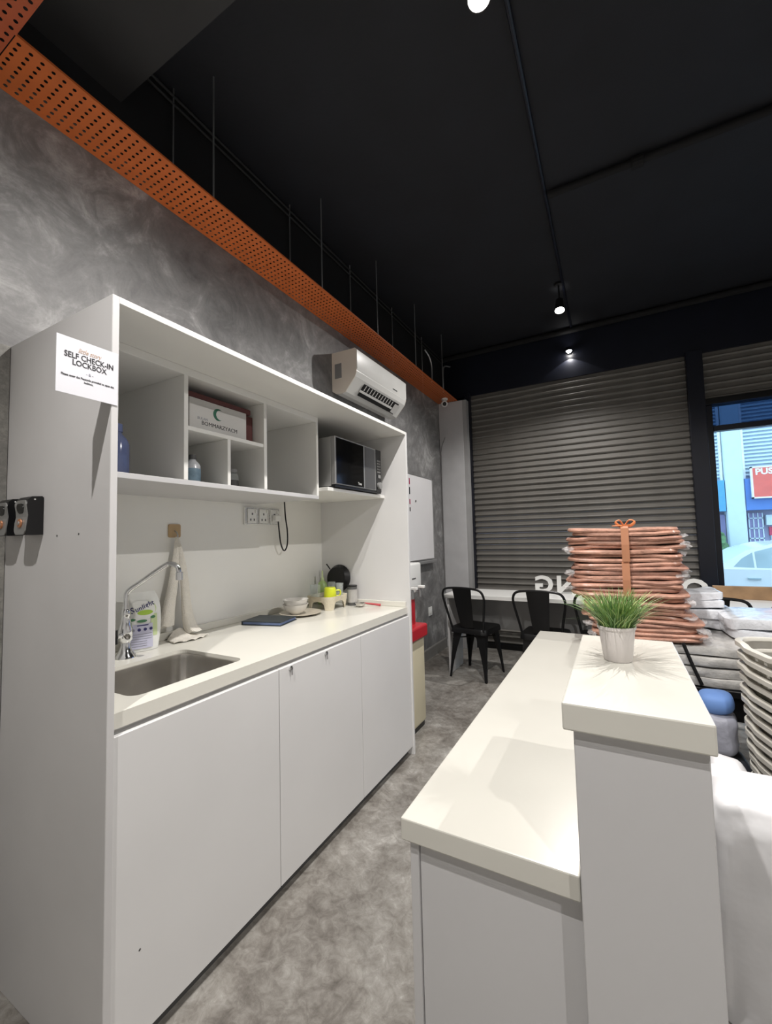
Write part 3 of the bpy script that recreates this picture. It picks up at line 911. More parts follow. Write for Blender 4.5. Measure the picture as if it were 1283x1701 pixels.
# hook and towel
t = thing('adhesive_hook', 'square tan adhesive hook on the white back panel', 'hook', (XB, 1.213, 1.335))
bm = B()
prism(bm, rrect(1.184, 1.243, 1.305, 1.365, .008, 4), 'X', XB, XB+.006)
obj('plate', bm, M['tan'], t)
obj('hook_arm', tube(B(), smoothpts([(XB+.006, 1.213, 1.335), (XB+.020, 1.213, 1.328), (XB+.028, 1.213, 1.312), (XB+.024, 1.213, 1.302), (XB+.018, 1.213, 1.306)]), .003, 6), M['alu'], t)
def towel():
    bm = B()
    def roll(pts, rad, flat):
        P = smoothpts(pts, 7)
        n = len(P)
        rings = []
        for i, p in enumerate(P):
            f = i/(n-1)
            r = rad[0]+(rad[1]-rad[0])*min(1, f*1.15)**.8
            ring = []
            for k in range(22):
                a = 2*PI*k/22
                w = 1+.10*math.cos(3*a+p.z*9)+.16*noise.noise(Vector((math.cos(a)*1.3, math.sin(a)*1.3, p.z*7)))
                ring.append(bm.verts.new((p.x+math.cos(a)*r*flat*w, p.y+math.sin(a)*r*w, p.z+.012*f*noise.noise(Vector((a, 3, 1))))))
            rings.append(ring)
        for a, b in zip(rings, rings[1:]):
            for k in range(22): bm.faces.new((a[k], a[(k+1) % 22], b[(k+1) % 22], b[k]))
        bm.faces.new(rings[0])
        bm.faces.new(list(reversed(rings[-1])))
    x = XB+.03
    roll([(XB+.022, 1.213, 1.308), (x, 1.205, 1.22), (x+.006, 1.185, 1.10), (x+.010, 1.160, .985), (x+.014, 1.150, .925)], (.006, .031), .75)
    roll([(XB+.024, 1.214, 1.305), (x+.010, 1.222, 1.22), (x+.020, 1.232, 1.10), (x+.026, 1.238, .985), (x+.040, 1.245, .915), (x+.065, 1.252, .888)], (.006, .030), .8)
    # hem spread out on the worktop
    g = []
    for j in range(9):
        row = []
        for i in range(25):
            u, v = i/24*2-1, j/8
            fan = .055+.03*v
            row.append(bm.verts.new((x+.020+.095*v*(1-.25*u*u), 1.205+u*fan+.012*v, WZ+.007+.040*(1-v)**2*(1-u*u)+.006*abs(math.sin(u*6))*v)))
        g.append(row)
    top = [[bm.verts.new(v.co+Vector((0, 0, -.005))) for v in r] for r in g]
    for G in (g, top):
        for a, b in zip(G, G[1:]):
            for i in range(24): bm.faces.new((a[i], a[i+1], b[i+1], b[i]))
    for j in range(8):
        for i in (0, 24): bm.faces.new((g[j][i], g[j+1][i], top[j+1][i], top[j][i]))
    for i in range(24):
        for j in (0, 8): bm.faces.new((g[j][i], g[j][i+1], top[j][i+1], top[j][i]))
    return bm
tag(obj('hand_towel', towel(), M['towel'], None, smooth=True, loc=(XB+.05, 1.2, WZ)), 'cream cotton towel hanging from the tan hook onto the worktop', 'towel')

# detergent refill pouch
def pouch():
    t = thing('detergent_pouch', 'white and green dish soap refill pouch standing behind the tap', 'pouch', (.0, 1.0, WZ))
    W2, H = .138, .228
    cx, cy = -.004, 1.022
    # the pouch faces the camera side: local u runs along (.42,.9,0) in plan
    ux = Vector((.30, .954, 0)).normalized()
    nrm = Vector((ux.y, -ux.x, 0))
    def pt(u, v, d): return Vector((cx, cy, WZ))+ux*u+nrm*d+Vector((0, 0, v))
    bm = B()
    nu, nv = 22, 22
    def half(v):
        s = v/H
        w = W2*.5*(.90+.14*math.sin(PI*min(1, s*1.05)))
        if s > .72: w *= math.cos((s-.72)/.28*1.02)**.42
        return w
    F, K = [], []
    for j in range(nv+1):
        v = .001+H*j/nv
        th = .030*(1-(j/nv)**1.6)+.003
        rf, rk = [], []
        for i in range(nu+1):
            a = i/nu*2-1
            u = a*half(v)
            d = th*math.sqrt(max(0, 1-a*a))
            wv = .0025*noise.noise(Vector((u*40, v*30, 1)))
            rf.append(bm.verts.new(pt(u, v, d+wv)))
            rk.append(rf[-1] if i in (0, nu) else bm.verts.new(pt(u, v, -d*.9)))
        F.append(rf)
        K.append(rk)
    for j in range(nv):
        for i in range(nu):
            bm.faces.new((F[j][i], F[j][i+1], F[j+1][i+1], F[j+1][i]))
            bm.faces.new((K[j][i+1], K[j][i], K[j+1][i], K[j+1][i+1]))
    obj('film_body', bm, M['pouch'], t, smooth=True)
    def dep(u, v):
        s = min(1, max(0, v/H))
        th = .030*(1-s**1.6)+.003
        a = max(-.98, min(.98, u/half(v)))
        return th*math.sqrt(1-a*a)+.0026
    def patch(name, u0, u1, v0, v1, m, n=8, ell=False, lift=.0):
        bm = B()
        g = []
        for j in range(n+1):
            row = []
            for i in range(n+1):
                a, b = i/n*2-1, j/n*2-1
                if ell: a, b = a*math.sqrt(1-b*b/2), b*math.sqrt(1-a*a/2)
                u, v = (u0+u1)/2+a*(u1-u0)/2, (v0+v1)/2+b*(v1-v0)/2
                row.append(bm.verts.new(pt(u, v, dep(u, v)+lift)))
            g.append(row)
        for j in range(n):
            for i in range(n): bm.faces.new((g[j][i], g[j][i+1], g[j+1][i+1], g[j+1][i]))
        obj(name, bm, m, t, smooth=True)
    patch('pale_print', -.052, .050, .125, .195, M['paleprint'], ell=True)
    patch('white_print', -.056, .046, .118, .196, M['pouch'], ell=True, lift=.0006)
    patch('pale_print', .028, .052, .055, .14, M['paleprint'])
    patch('lime_swoosh', -.020, .036, .138, .158, M['limeink'], ell=True, lift=.0012)
    patch('green_badge', -.022, .014, .111, .122, M['green2'], ell=True, lift=.0012)
    patch('green_badge', -.050, -.026, .119, .129, M['green2'], ell=True, lift=.0012)
    patch('green_leaf', .026, .045, .122, .133, M['green2'], ell=True, lift=.0008)
    patch('text_panel', -.044, .034, .012, .105, M['lav'], lift=.0006)
    patch('blue_bar', -.022, .018, .098, .102, M['blueink'], lift=.0016)
    for k in range(4):
        patch('round_icon', -.042+k*.021, -.030+k*.021, .078, .090, M['blueink'] if k != 0 else M['greyink'], n=5, ell=True, lift=.0016)
    for k in range(6):
        patch('text_line', -.042, .030 if k < 3 else .012, .066-k*.009, .068-k*.009, M['greyink'], n=5, lift=.0016)
    # brand lettering follows the upper curve
    for k, (ch, u) in enumerate(zip('Sunlight', (-.036, -.021, -.009, .000, .0055, .0145, .0265, .036))):
        v = .158+.0036*k
        text('logo_letter', ch, .036 if k == 0 else .028, pt(u, v, dep(u, v)+.0018), ux+Vector((0, 0, .28)), Vector((0, 0, 1))-ux*.28, M['blueink'], t, bold=.0004, sx=.85)
    return t
pouch()

# ------------------------------------------------------------------ worktop things
def rotz(a): return Matrix.Rotation(a, 3, 'Z')
t = thing('notebook', 'dark navy notebook lying closed on the worktop', 'notebook', (.09, 1.63, WZ))
a = R(14)
bm = B()
box(bm, -.01, .205, 1.545, 1.715, WZ+.0165, WZ+.0205, .001, 1, rot=rotz(a))
box(bm, -.01, .205, 1.545, 1.715, WZ+.0008, WZ+.0045, .001, 1, rot=rotz(a))
box(bm, -.0145, -.009, 1.545, 1.715, WZ+.001, WZ+.0203, .001, 1, rot=rotz(a), piv=(.0975, 1.63, WZ+.01))
obj('cover', bm, M['book'], t)
bm = B()
box(bm, -.008, .199, 1.549, 1.711, WZ+.0046, WZ+.0163, rot=rotz(a))
obj('pages', bm, M['pages'], t)
PX, PY = .10, 1.865
t = thing('plate', 'round beige stoneware plate under the stacked bowls', 'plate', (PX, PY, WZ))
obj('dish', lathe(B(), [(.07, WZ+.0005), (.075, WZ+.004), (.115, WZ+.012), (.117, WZ+.016), (.113, WZ+.017), (.08, WZ+.0095), (.02, WZ+.008)], (PX, PY, 0), 36), M['beige'], t, smooth=True)
def bowl(z, label):
    t = thing('bowl', label, 'bowl', (PX-.005, PY-.035, z), 'white bowls on the plate')
    obj('dish', lathe(B(), [(.028, z), (.031, z+.003), (.056, z+.022), (.069, z+.054), (.071, z+.0545), (.068, z+.053), (.054, z+.024), (.02, z+.007)], (PX-.005, PY-.035, 0), 32), M['ceramic'], t, smooth=True)
bowl(WZ+.0102, 'lower white ceramic bowl of the two stacked on the plate')
bowl(WZ+.036, 'upper white ceramic bowl of the two stacked on the plate')
# moulded pulp cup carrier
KX, KY = .11, 2.105
t = thing('cup_carrier', 'cream moulded pulp cup carrier holding glasses and the lime mug', 'tray', (KX, KY, WZ))
def carrier():
    bm = B()
    hw, hd, H = .098, .105, .080
    ol = []
    N = 64
    for k in range(N):
        th = 2*PI*k/N
        c, s = math.cos(th), math.sin(th)
        ol.append((math.copysign(abs(c)**.45, c), math.copysign(abs(s)**.45, s)))
    rows = []
    for j in range(7):
        v = j/6
        row = []
        for k, (c, s) in enumerate(ol):
            # arch cut into the middle of each wall, corner feet flare
            mid = max(abs(c), abs(s))
            th = (2*PI*k/N) % (PI/2)
            arch = max(0, 1-(min(th, PI/2-th)/.26)**2)
            zlow = .0006+.048*math.sqrt(arch)
            sc = 1.0-.10*(1-v)
            z = zlow+(H-zlow)*v
            row.append(bm.verts.new((KX+c*hw*sc, KY+s*hd*sc, WZ+z)))
        rows.append(row)
    row = []
    for c, s in ol: row.append(bm.verts.new((KX+c*hw*1.06, KY+s*hd*1.06, WZ+H-.004)))
    rows.insert(0, row) if False else None
    top = [bm.verts.new((KX+c*hw*.90, KY+s*hd*.90, WZ+H-.002)) for c, s in ol]
    low = [bm.verts.new((KX+c*hw*.84, KY+s*hd*.84, WZ+.060)) for c, s in ol]
    rows += [top, low]
    for a, b in zip(rows, rows[1:]):
        for k in range(N): bm.faces.new((a[k], a[(k+1) % N], b[(k+1) % N], b[k]))
    bm.faces.new(low)
    return bm
obj('shell', carrier(), M['pulp'], t, smooth=True)
def tumbler(x, y, z, r, h, label, grp='clear glasses in the cup carrier'):
    t = thing('glass', label, 'glass', (x, y, z), grp)
    obj('tumbler', lathe(B(), [(r*.82, z+.0006), (r*.86, z+.004), (r, z+h), (r*.94, z+h), (r*.80, z+.012), (r*.2, z+.010)], (x, y, 0), 20), M['clear'], t, smooth=True)
cz = WZ+.0606
tumbler(.065, 2.045, cz, .032, .085, 'clear cut-glass tumbler left of the lime mug')
tumbler(.10, 2.165, cz+.001, .024, .090, 'clear glass behind the lime mug near the black pan')
tumbler(.155, 2.170, cz, .025, .085, 'clear straight glass right of the lime mug')
t = thing('mug', 'lime green plastic mug upside down on the cup carrier', 'mug', (.145, 2.085, cz))
obj('cup', lathe(B(), [(.038, cz+.0006), (.0385, cz+.003), (.035, cz+.060), (.031, cz+.067), (.01, cz+.068)], (.145, 2.085, 0), 24), M['lime'], t, smooth=True)
obj('handle', tube(B(), smoothpts([(.163, 2.117, cz+.045), (.177, 2.138, cz+.045), (.181, 2.143, cz+.028), (.175, 2.135, cz+.012), (.163, 2.119, cz+.012)]), .005, 8), M['lime'], t, smooth=True)
t = thing('soap_bottle', 'green dish soap bottle with pale nozzle behind the glasses', 'bottle', (-.01, 2.20, WZ))
obj('body', lathe(B(), [(.03, WZ+.0006), (.033, WZ+.006), (.033, WZ+.11), (.027, WZ+.135), (.014, WZ+.15)], (-.01, 2.215, 0), 18), M['green'], t, smooth=True)
obj('nozzle', lathe(B(), [(.012, WZ+.148), (.012, WZ+.165), (.006, WZ+.172), (.005, WZ+.215)], (-.01, 2.215, 0), 12), M['paleprint'], t, smooth=True)
t = thing('frying_pan', 'black frying pan standing upright against the far panel', 'pan', (.11, 2.25, WZ))
bm = B()
lathe(bm, [(.066, 0), (.085, -.032), (.089, -.033), (.070, .004), (.002, .005)], (0, 0, 0), 30)
bmesh.ops.transform(bm, matrix=Matrix.Translation((.07, 2.256, WZ+.165)) @ Matrix.Rotation(R(84), 4, 'X'), verts=bm.verts)
obj('pan_body', bm, M['blackmetal'], t, smooth=True)
obj('handle', tube(B(), [(.01, 2.26, WZ+.10), (-.03, 2.25, WZ+.055), (-.05, 2.245, WZ+.004)], [.008, .010, .010], 8), M['black'], t, smooth=True)
obj('spoon_rest', tube(B(), [(.02, 2.262, WZ+.22), (-.005, 2.255, WZ+.255)], .004, 6), M['black'], t)
t = thing('storage_tin', 'dark printed storage tin behind the pulp carrier', 'tin', (.215, 2.235, WZ))
obj('can', lathe(B(), [(.03, WZ+.0006), (.031, WZ+.003), (.031, WZ+.115), (.03, WZ+.118)], (.20, 2.245, 0), 20), M['dkgrey'], t, smooth=True)
obj('label_band', lathe(B(), [(.0316, WZ+.02), (.0316, WZ+.10)], (.20, 2.245, 0), 20, cap=False), M['greylinen'], t)
obj('lid', lathe(B(), [(.032, WZ+.117), (.032, WZ+.124), (.03, WZ+.125)], (.20, 2.245, 0), 20), M['black'], t)
t = thing('kitchen_strainer', 'small round metal strainer with a red handle lying by the far panel', 'strainer', (.30, 2.21, WZ))
obj('mesh_cup', lathe(B(), [(.012, WZ+.001), (.026, WZ+.008), (.032, WZ+.022), (.034, WZ+.024), (.031, WZ+.022), (.02, WZ+.012), (.004, WZ+.008)], (.285, 2.205, 0), 20), M['steel'], t, smooth=True)
obj('handle', tube(B(), [(.305, 2.22, WZ+.022), (.345, 2.240, WZ+.016), (.395, 2.262, WZ+.008)], [.004, .006, .007], 8), M['red'], t, smooth=True)

# ------------------------------------------------------------------ left wall: aircon, whiteboard, switch, dispenser
ay0, ay1 = 2.49, 3.30
t = thing('air_conditioner', 'white split air conditioner high on the cement wall', 'air conditioner', (0, 2.9, 2.34))
prof = [(XW, 2.36), (XW+.03, 2.340), (XW+.085, 2.334), (XW+.115, 2.343), (XW+.200, 2.440), (XW+.213, 2.475), (XW+.213, 2.628), (XW+.195, 2.645), (XW, 2.648)]
bm = B()
prism(bm, prof, 'Y', ay0+.006, ay1-.006)
obj('casing', bm, M['acwhite'], t)
for y0, y1 in ((ay0, ay0+.007), (ay1-.007, ay1)):
    bm = B()
    prism(bm, [(x, z) for x, z in prof], 'Y', y0, y1)
    obj('end_cap', bm, M['acside'], t)
obj('rating_sticker', mbox(XW+.025, XW+.085, ay0-.0008, ay0, 2.45, 2.56), M['grey'], t)
# front fascia panel, slightly proud, with split line above the outlet
bm = B()
prism(bm, [(XW+.190, 2.462), (XW+.206, 2.462), (XW+.218, 2.495), (XW+.218, 2.630), (XW+.200, 2.648), (XW+.19, 2.648)], 'Y', ay0+.003, ay1-.003)
obj('front_panel', bm, M['acwhite'], t, smooth=True)
obj('chrome_badge', mbox(XW+.2178, XW+.2195, 3.04, 3.12, 2.505, 2.513), M['chrome'], t)
# outlet: dark slot on the sloping underside, louvre and vanes
q0, q1 = Vector((XW+.115, 0, 2.343)), Vector((XW+.200, 0, 2.440))
dd = (q1-q0).normalized()
nn = Vector((dd.z, 0, -dd.x))
def slab_on(a, b, y0, y1, out, th):
    bm = B()
    pts = [q0+dd*a+nn*out, q0+dd*b+nn*out, q0+dd*b+nn*(out+th), q0+dd*a+nn*(out+th)]
    prism(bm, [(p.x, p.z) for p in pts], 'Y', y0, y1)
    return bm
obj('air_outlet', slab_on(.014, .112, ay0+.14, ay1-.10, .004, .003), M['black'], t)
obj('louvre', slab_on(.044, .062, ay0+.13, ay1-.17, .007, .003), M['acwhite'], t)
for k in range(11):
    y = ay0+.17+k*.043
    obj('vane', slab_on(.066, .108, y, y+.008, .007, .002), M['acwhite'], t)
obj('display_window', slab_on(.02, .10, ay1-.16, ay1-.07, .0065, .002), M['boxwhite'], t)

t = thing('whiteboard', 'white magnetic board in an aluminium frame on the cement wall', 'whiteboard', (XW, 4.0, 1.46))
by0, by1, bz0, bz1 = 3.56, 4.34, 1.03, 1.913
obj('board', mbox(XW+.001, XW+.014, by0+.008, by1-.008, bz0+.008, bz1-.008), M['wboard'], t)
bm = B()
box(bm, XW, XW+.02, by0, by1, bz1-.010, bz1)
box(bm, XW, XW+.02, by0, by0+.010, bz0, bz1)
box(bm, XW, XW+.02, by1-.010, by1, bz0, bz1)
box(bm, XW, XW+.02, by0, by1, bz0, bz0+.012)
obj('frame', bm, M['alu'], t)
obj('pen_tray', mbox(XW, XW+.06, by0+.02, by1-.03, bz0-.032, bz0-.004, .004), M['grey'], t)
for k, (z, h) in enumerate(((1.80, .06), (1.70, .07), (1.60, .05), (1.53, .04))):
    obj('written_mark', mbox(XW+.014, XW+.0155, 3.735, 3.755, z, z+h), M['redink'] if k % 2 == 0 else M['ink'], t)
obj('magnet', lathe(B(), [(.010, 0), (.010, .008), (.007, .009)], (XW+.014, 3.88, 1.64), 12, 'X'), M['grey'], t)
t = thing('wall_switch', 'white square switch plate low on the cement wall', 'switch', (XW, 4.20, .48))
obj('plate', mbox(XW, XW+.009, 4.155, 4.245, .435, .525, .003), M['white'], t)
obj('rocker', mbox(XW+.009, XW+.013, 4.185, 4.215, .455, .505, .002, 1), M['white'], t)

# water dispenser just past the far side panel
t = thing('water_dispenser', 'cream and red water dispenser standing beyond the far side panel', 'dispenser', (.33, 2.56, 0))
obj('cabinet', mbox(.12, .482, 2.40, 2.715, .03, .66, .02, 3), M['cream'], t, smooth=True)
obj('plinth', mbox(.14, .47, 2.42, 2.70, 0, .032), M['black'], t)
obj('back_column', mbox(.12, .40, 2.41, 2.705, .65, 1.07, .02, 3), M['cream'], t, smooth=True)
obj('tap_panel', mbox(.38, .475, 2.41, 2.705, .90, 1.10, .012, 3), M['white'], t, smooth=True)
obj('vent_slot', mbox(.4745, .4765, 2.55, 2.61, .995, 1.003), M['dkgrey'], t)
obj('red_panel', mbox(.395, .445, 2.43, 2.66, .665, .86, .01, 2), M['red'], t)
obj('drip_tray', mbox(.38, .508, 2.40, 2.715, .60, .685, .012, 2), M['red'], t)
for y in (2.50, 2.62):
    bm = B()
    tube(bm, [(.47, y, .925), (.502, y, .925)], .011, 10)
    tube(bm, [(.498, y, .93), (.498, y, .875)], .010, 10)
    f = obj('faucet', bm, M['grey'], t, smooth=True)
    obj('lever', mbox(.486, .535, y-.012, y+.012, .934, .952, .004), M['white'], f)

# ------------------------------------------------------------------ reception counter: low part and raised ledge
LZ, LX0, LX1, LY0, LY1 = .7236, 1.2697, 1.597, .775, 2.569
t = thing('low_counter', 'long low white counter with a cream top in the foreground', 'counter', (1.43, 1.67, 0))
bm = B()
box(bm, LX0, LX1, LY0, LY1, LZ-.043, LZ, .003, 2)
obj('countertop', bm, M['stone'], t)
obj('side_board', mbox(1.283, 1.301, LY0+.014, LY1-.02, 0, LZ-.0435, .001, 1), M['ledge'], t)
obj('front_panel', mbox(1.302, LX1, LY0+.02, LY0+.038, 0, LZ-.0435, .001, 1), M['ledge'], t)
obj('far_panel', mbox(1.302, LX1, LY1-.04, LY1-.022, 0, LZ-.0435, .001, 1), M['ledge'], t)
obj('shelf_board', mbox(1.302, LX1, LY0+.04, LY1-.042, .35, .368), M['ledge'], t)
RZ, RX0, RX1, RY0, RY1 = 1.0131, 1.586, 1.785, .736, 1.236
t = thing('raised_counter', 'tall narrow white pedestal counter with a thick cream top', 'counter', (1.69, .98, 0))
obj('countertop', mbox(RX0, RX1, RY0, RY1, RZ-.0435, RZ, .003, 2), M['stone'], t)
obj('body', mbox(1.6005, 1.7775, RY0+.014, RY1-.02, 0, RZ-.044, .0015, 1), M['ledge'], t)

# pot of artificial grass
gx, gy, gz = 1.668, 1.022, RZ
t = thing('potted_grass', 'artificial grass in a small pale tapered pot on the raised counter', 'plant', (gx, gy, gz))
obj('pot', lathe(B(), [(.0255, gz+.0004), (.027, gz+.002), (.0345, gz+.066), (.0365, gz+.0665), (.037, gz+.072), (.035, gz+.0725), (.033, gz+.062), (.002, gz+.060)], (gx, gy, 0), 30), M['pot'], t, smooth=True)
obj('soil', lathe(B(), [(.032, gz+.0605), (.0325, gz+.064), (.002, gz+.066)], (gx, gy, 0), 20), M['soil'], t)
bm = B()
rnd = random.Random(5)
for k in range(760):
    a = rnd.uniform(0, 2*PI)
    rr = .0305*math.sqrt(rnd.random())
    b0 = Vector((gx+rr*math.cos(a), gy+rr*math.sin(a), gz+.062))
    out = Vector((math.cos(a+rnd.uniform(-.7, .7)), math.sin(a+rnd.uniform(-.7, .7)), 0))
    L = rnd.uniform(.050, .098)
    lean = rnd.uniform(.15, .85)*(.35+rr/.031)
    if rnd.random() < .12: lean += .4
    w0 = rnd.uniform(.0009, .0016)
    sd = Vector((-out.y, out.x, 0))
    prev = None
    for s in range(5):
        f = s/4
        p = b0+out*(L*lean*f**1.5)+Vector((0, 0, L*(f-.30*lean*f*f)))
        wv = w0*(1-f)**.6+.00008
        cur = (bm.verts.new(p-sd*wv), bm.verts.new(p+sd*wv))
        if prev: bm.faces.new((prev[0], prev[1], cur[1], cur[0]))
        prev = cur
o = obj('grass_blades', bm, M['grass'], t)
o['kind'] = 'stuff'

# ------------------------------------------------------------------ window bar table, letters, plank
TZ = .74
t = thing('window_table', 'long white bar table along the closed shutter', 'table', (1.8, 3.95, 0))
obj('tabletop', mbox(.25, 4.2, 3.72, 4.18, TZ-.036, TZ, .003, 2), M['white'], t)
obj('side_board', mbox(.256, .274, 3.78, 4.14, 0, TZ-.037), M['side'], t)
obj('side_board', mbox(4.16, 4.178, 3.76, 4.14, 0, TZ-.037), M['side'], t)
obj('modesty_panel', mbox(.275, 4.159, 4.12, 4.138, .37, TZ-.037), M['column2'], t)
def letter(ch, x, label, h=.155):
    o = text('letter', ch, h/.69, (x, 4.075, TZ+h/2+.001), (-1, 0, 0), (0, 0, 1), M['white'], None, bold=.007, depth=.012)
    zs = [v.co.z for v in o.data.vertices]
    xs = [v.co.x for v in o.data.vertices]
    k = h/(max(zs)-min(zs))
    z0 = min(zs)
    for v in o.data.vertices: v.co.z = TZ+.0005+(v.co.z-z0)*k
    c = Vector((x, 4.075, TZ))
    for v in o.data.vertices: v.co -= c
    o.location = c
    tag(o, label, 'letter', 'free-standing white letters on the window table')
letter('G', 1.085, 'white letter G seen from behind on the bar table')
letter('N', 1.275, 'white letter N seen from behind left of the peach linen')
letter('O', 2.205, 'white letter O seen from behind beside the window post')
tag(obj('wooden_plank', mbox(2.33, 4.15, 4.12, 4.165, TZ+.0005, TZ+.098, .002, 1), M['wood'], None, loc=(3.2, 4.14, TZ)), 'bare pine plank standing on edge along the window table', 'plank')

# ------------------------------------------------------------------ metal cafe chairs
def make_chair():
    """sits at the origin facing +y (back towards -y)"""
    t = thing('cafe_chair', '', 'chair', (0, 0, 0), 'black metal chairs at the window table')
    H, w = .445, .175
    bm = B()
    ol = rrect(-w, w, -.175, .175, .055, 6)
    prism(bm, ol, 'Z', H-.004, H)
    lo = [bm.verts.new((x*1.03, y*1.03, H-.012)) for x, y in ol]
    lo2 = [bm.verts.new((x*1.045, y*1.045, H-.045)) for x, y in ol]
    tp = [bm.verts.new((x*1.0, y*1.0, H-.001)) for x, y in ol]
    n = len(ol)
    for A, C in ((tp, lo), (lo, lo2)):
        for i in range(n): bm.faces.new((A[i], A[(i+1) % n], C[(i+1) % n], C[i]))
    obj('seat', bm, M['blackmetal'], t, smooth=True)
    for sx in (-1, 1):
        for sy in (-1, 1):
            bm = B()
            # folded sheet leg: wide at the seat, tapering to the foot, splayed, with a flared inner web
            top = Vector((sx*.150, sy*.150, H-.02))
            ft = Vector((sx*.182, sy*.192, 0.0005))
            L = []
            for k in range(7):
                f = k/6
                p = top.lerp(ft, f)
                wd = .075*(1-f)**1.7+.019
                L.append((p, wd))
            rings = []
            for p, wd in L:
                q = [p+Vector((0, 0, 0)), p+Vector((-sx*wd, 0, 0)), p+Vector((-sx*wd, -sy*.006, 0)), p+Vector((-sx*.006, -sy*.006, 0)), p+Vector((-sx*.006, -sy*wd, 0)), p+Vector((0, -sy*wd, 0))]
                rings.append([bm.verts.new(v) for v in q])
            for a, b in zip(rings, rings[1:]):
                for i in range(6): bm.faces.new((a[i], a[(i+1) % 6], b[(i+1) % 6], b[i]))
            bm.faces.new(rings[0])
            bm.faces.new(rings[-1])
            obj('leg', bm, M['blackmetal'], t)
    pts = smoothpts([(-.150, -.160, H-.03), (-.172, -.190, H+.10), (-.200, -.225, H+.25), (-.198, -.243, H+.315), (-.165, -.252, H+.355), (-.08, -.257, H+.368), (0, -.258, H+.37), (.08, -.257, H+.368), (.165, -.252, H+.355), (.198, -.243, H+.315), (.200, -.225, H+.25), (.172, -.190, H+.10), (.150, -.160, H-.03)], 5)
    obj('back_frame', tube(B(), pts, .0105, 8), M['blackmetal'], t, smooth=True)
    bm = B()
    rows = []
    for k in range(9):
        f = k/8
        z = H-.005+.372*f
        y = -.160-.098*f**.85
        hw = .062+.030*f
        rows.append([bm.verts.new((-hw, y, z)), bm.verts.new((0, y-.010, z)), bm.verts.new((hw, y, z)), bm.verts.new((hw, y+.003, z)), bm.verts.new((0, y-.007, z)), bm.verts.new((-hw, y+.003, z))])
    for a, b in zip(rows, rows[1:]):
        for i in range(6): bm.faces.new((a[i], a[(i+1) % 6], b[(i+1) % 6], b[i]))
    bm.faces.new(rows[0])
    bm.faces.new(rows[-1])
    obj('back_splat', bm, M['blackmetal'], t, smooth=True)
    bm = B()
    tube(bm, [(-.16, -.16, H-.10), (.16, .16, H-.10)], .006, 6)
    tube(bm, [(-.16, .16, H-.112), (.16, -.16, H-.112)], .006, 6)
    obj('cross_brace', bm, M['blackmetal'], t)
    return t
ch = make_chair()
ch.location = (.500, 3.86, 0)
ch.rotation_euler = (0, 0, R(-10))
ch['label'] = 'black metal cafe chair nearest the cement wall, turned slightly'
for x, y, rz, lab in ((1.115, 3.84, -3, 'black metal cafe chair left of the peach linen stack, tucked in'),
                      (1.565, 3.86, 2, 'black metal cafe chair mostly hidden behind the peach linen stack'),
                      (2.245, 3.83, -2, 'black metal cafe chair behind the white wrapped bundles'),
                      (2.735, 3.85, 3, 'black metal cafe chair cut off by the right photo edge')):
    dup(ch, (x, y, 0), R(rz), lab)

# ------------------------------------------------------------------ black table with wrapped linen
t = thing('black_table', 'black metal table loaded with wrapped linen behind the counter', 'table', (2.1, 2.6, 0))
BZ = .60
obj('tabletop', mbox(1.62, 2.75, 2.27, 2.95, BZ-.03, BZ, .003, 1), M['blackmetal'], t)
obj('apron', mbox(1.66, 2.71, 2.29, 2.305, BZ-.13, BZ-.031), M['blackmetal'], t)
for x in (1.65, 2.72):
    for y in (2.32, 2.92): obj('leg', mbox(x-.02, x+.02, y-.02, y+.02, 0, BZ-.031), M['blackmetal'], t)

def sheet(c, size, seed, amp=.010):
    bm = lumpy((0, 0, 0), size, seed, amp, 8.0, .26, 56, 8)
    rn = random.Random(seed)
    a, b, ph = rn.uniform(.001, .005), rn.uniform(-.012, .012), rn.uniform(0, 6)
    for v in bm.verts:
        v.co.z += a*math.sin(v.co.x*14+ph)+.0016*math.sin(v.co.x*37+ph*2)+b*v.co.x
        if v.co.y < 0: v.co.y += .006*math.sin(v.co.x*9+ph)
        v.co += Vector(c)
    return bm
def bundle(name, label, cx, cy, z0, w, d, h, n, seed, ms, cat, group, layer='folded_sheet', tufts=0, skew=0.0, amp=.0045):
    t = thing(name, label, cat, (cx, cy, z0), group)
    rn = random.Random(seed)
    lh = h/n
    for k in range(n):
        ww, ddp = w*rn.uniform(.90, 1.0), d*rn.uniform(.93, 1.0)
        obj(layer, sheet((cx+rn.uniform(-.012, .012)+skew*(n-1-k)/n, cy+rn.uniform(-.008, .008), z0+lh*(k+.5)), (ww, ddp, lh*1.06), seed*10+k, amp), ms[rn.randrange(len(ms))], t, smooth=True)
    if tufts:
        # crinkled clear film sticking out at the ends
        for k in range(tufts):
            side = 1 if rn.random() < .7 else -1
            q = lumpy((cx+side*w*rn.uniform(.46, .495)+skew*.4, cy-d*rn.uniform(.05, .46), z0+h*rn.uniform(.12, .88)), (rn.uniform(.03, .06), .08, rn.uniform(.008, .02)), seed*7+k, .016, 24.0, .9, 12, 7)
            obj('plastic_wrap', q, M['wrap'], t)
    return t
GL = 'wrapped grey linen packs on the black table'
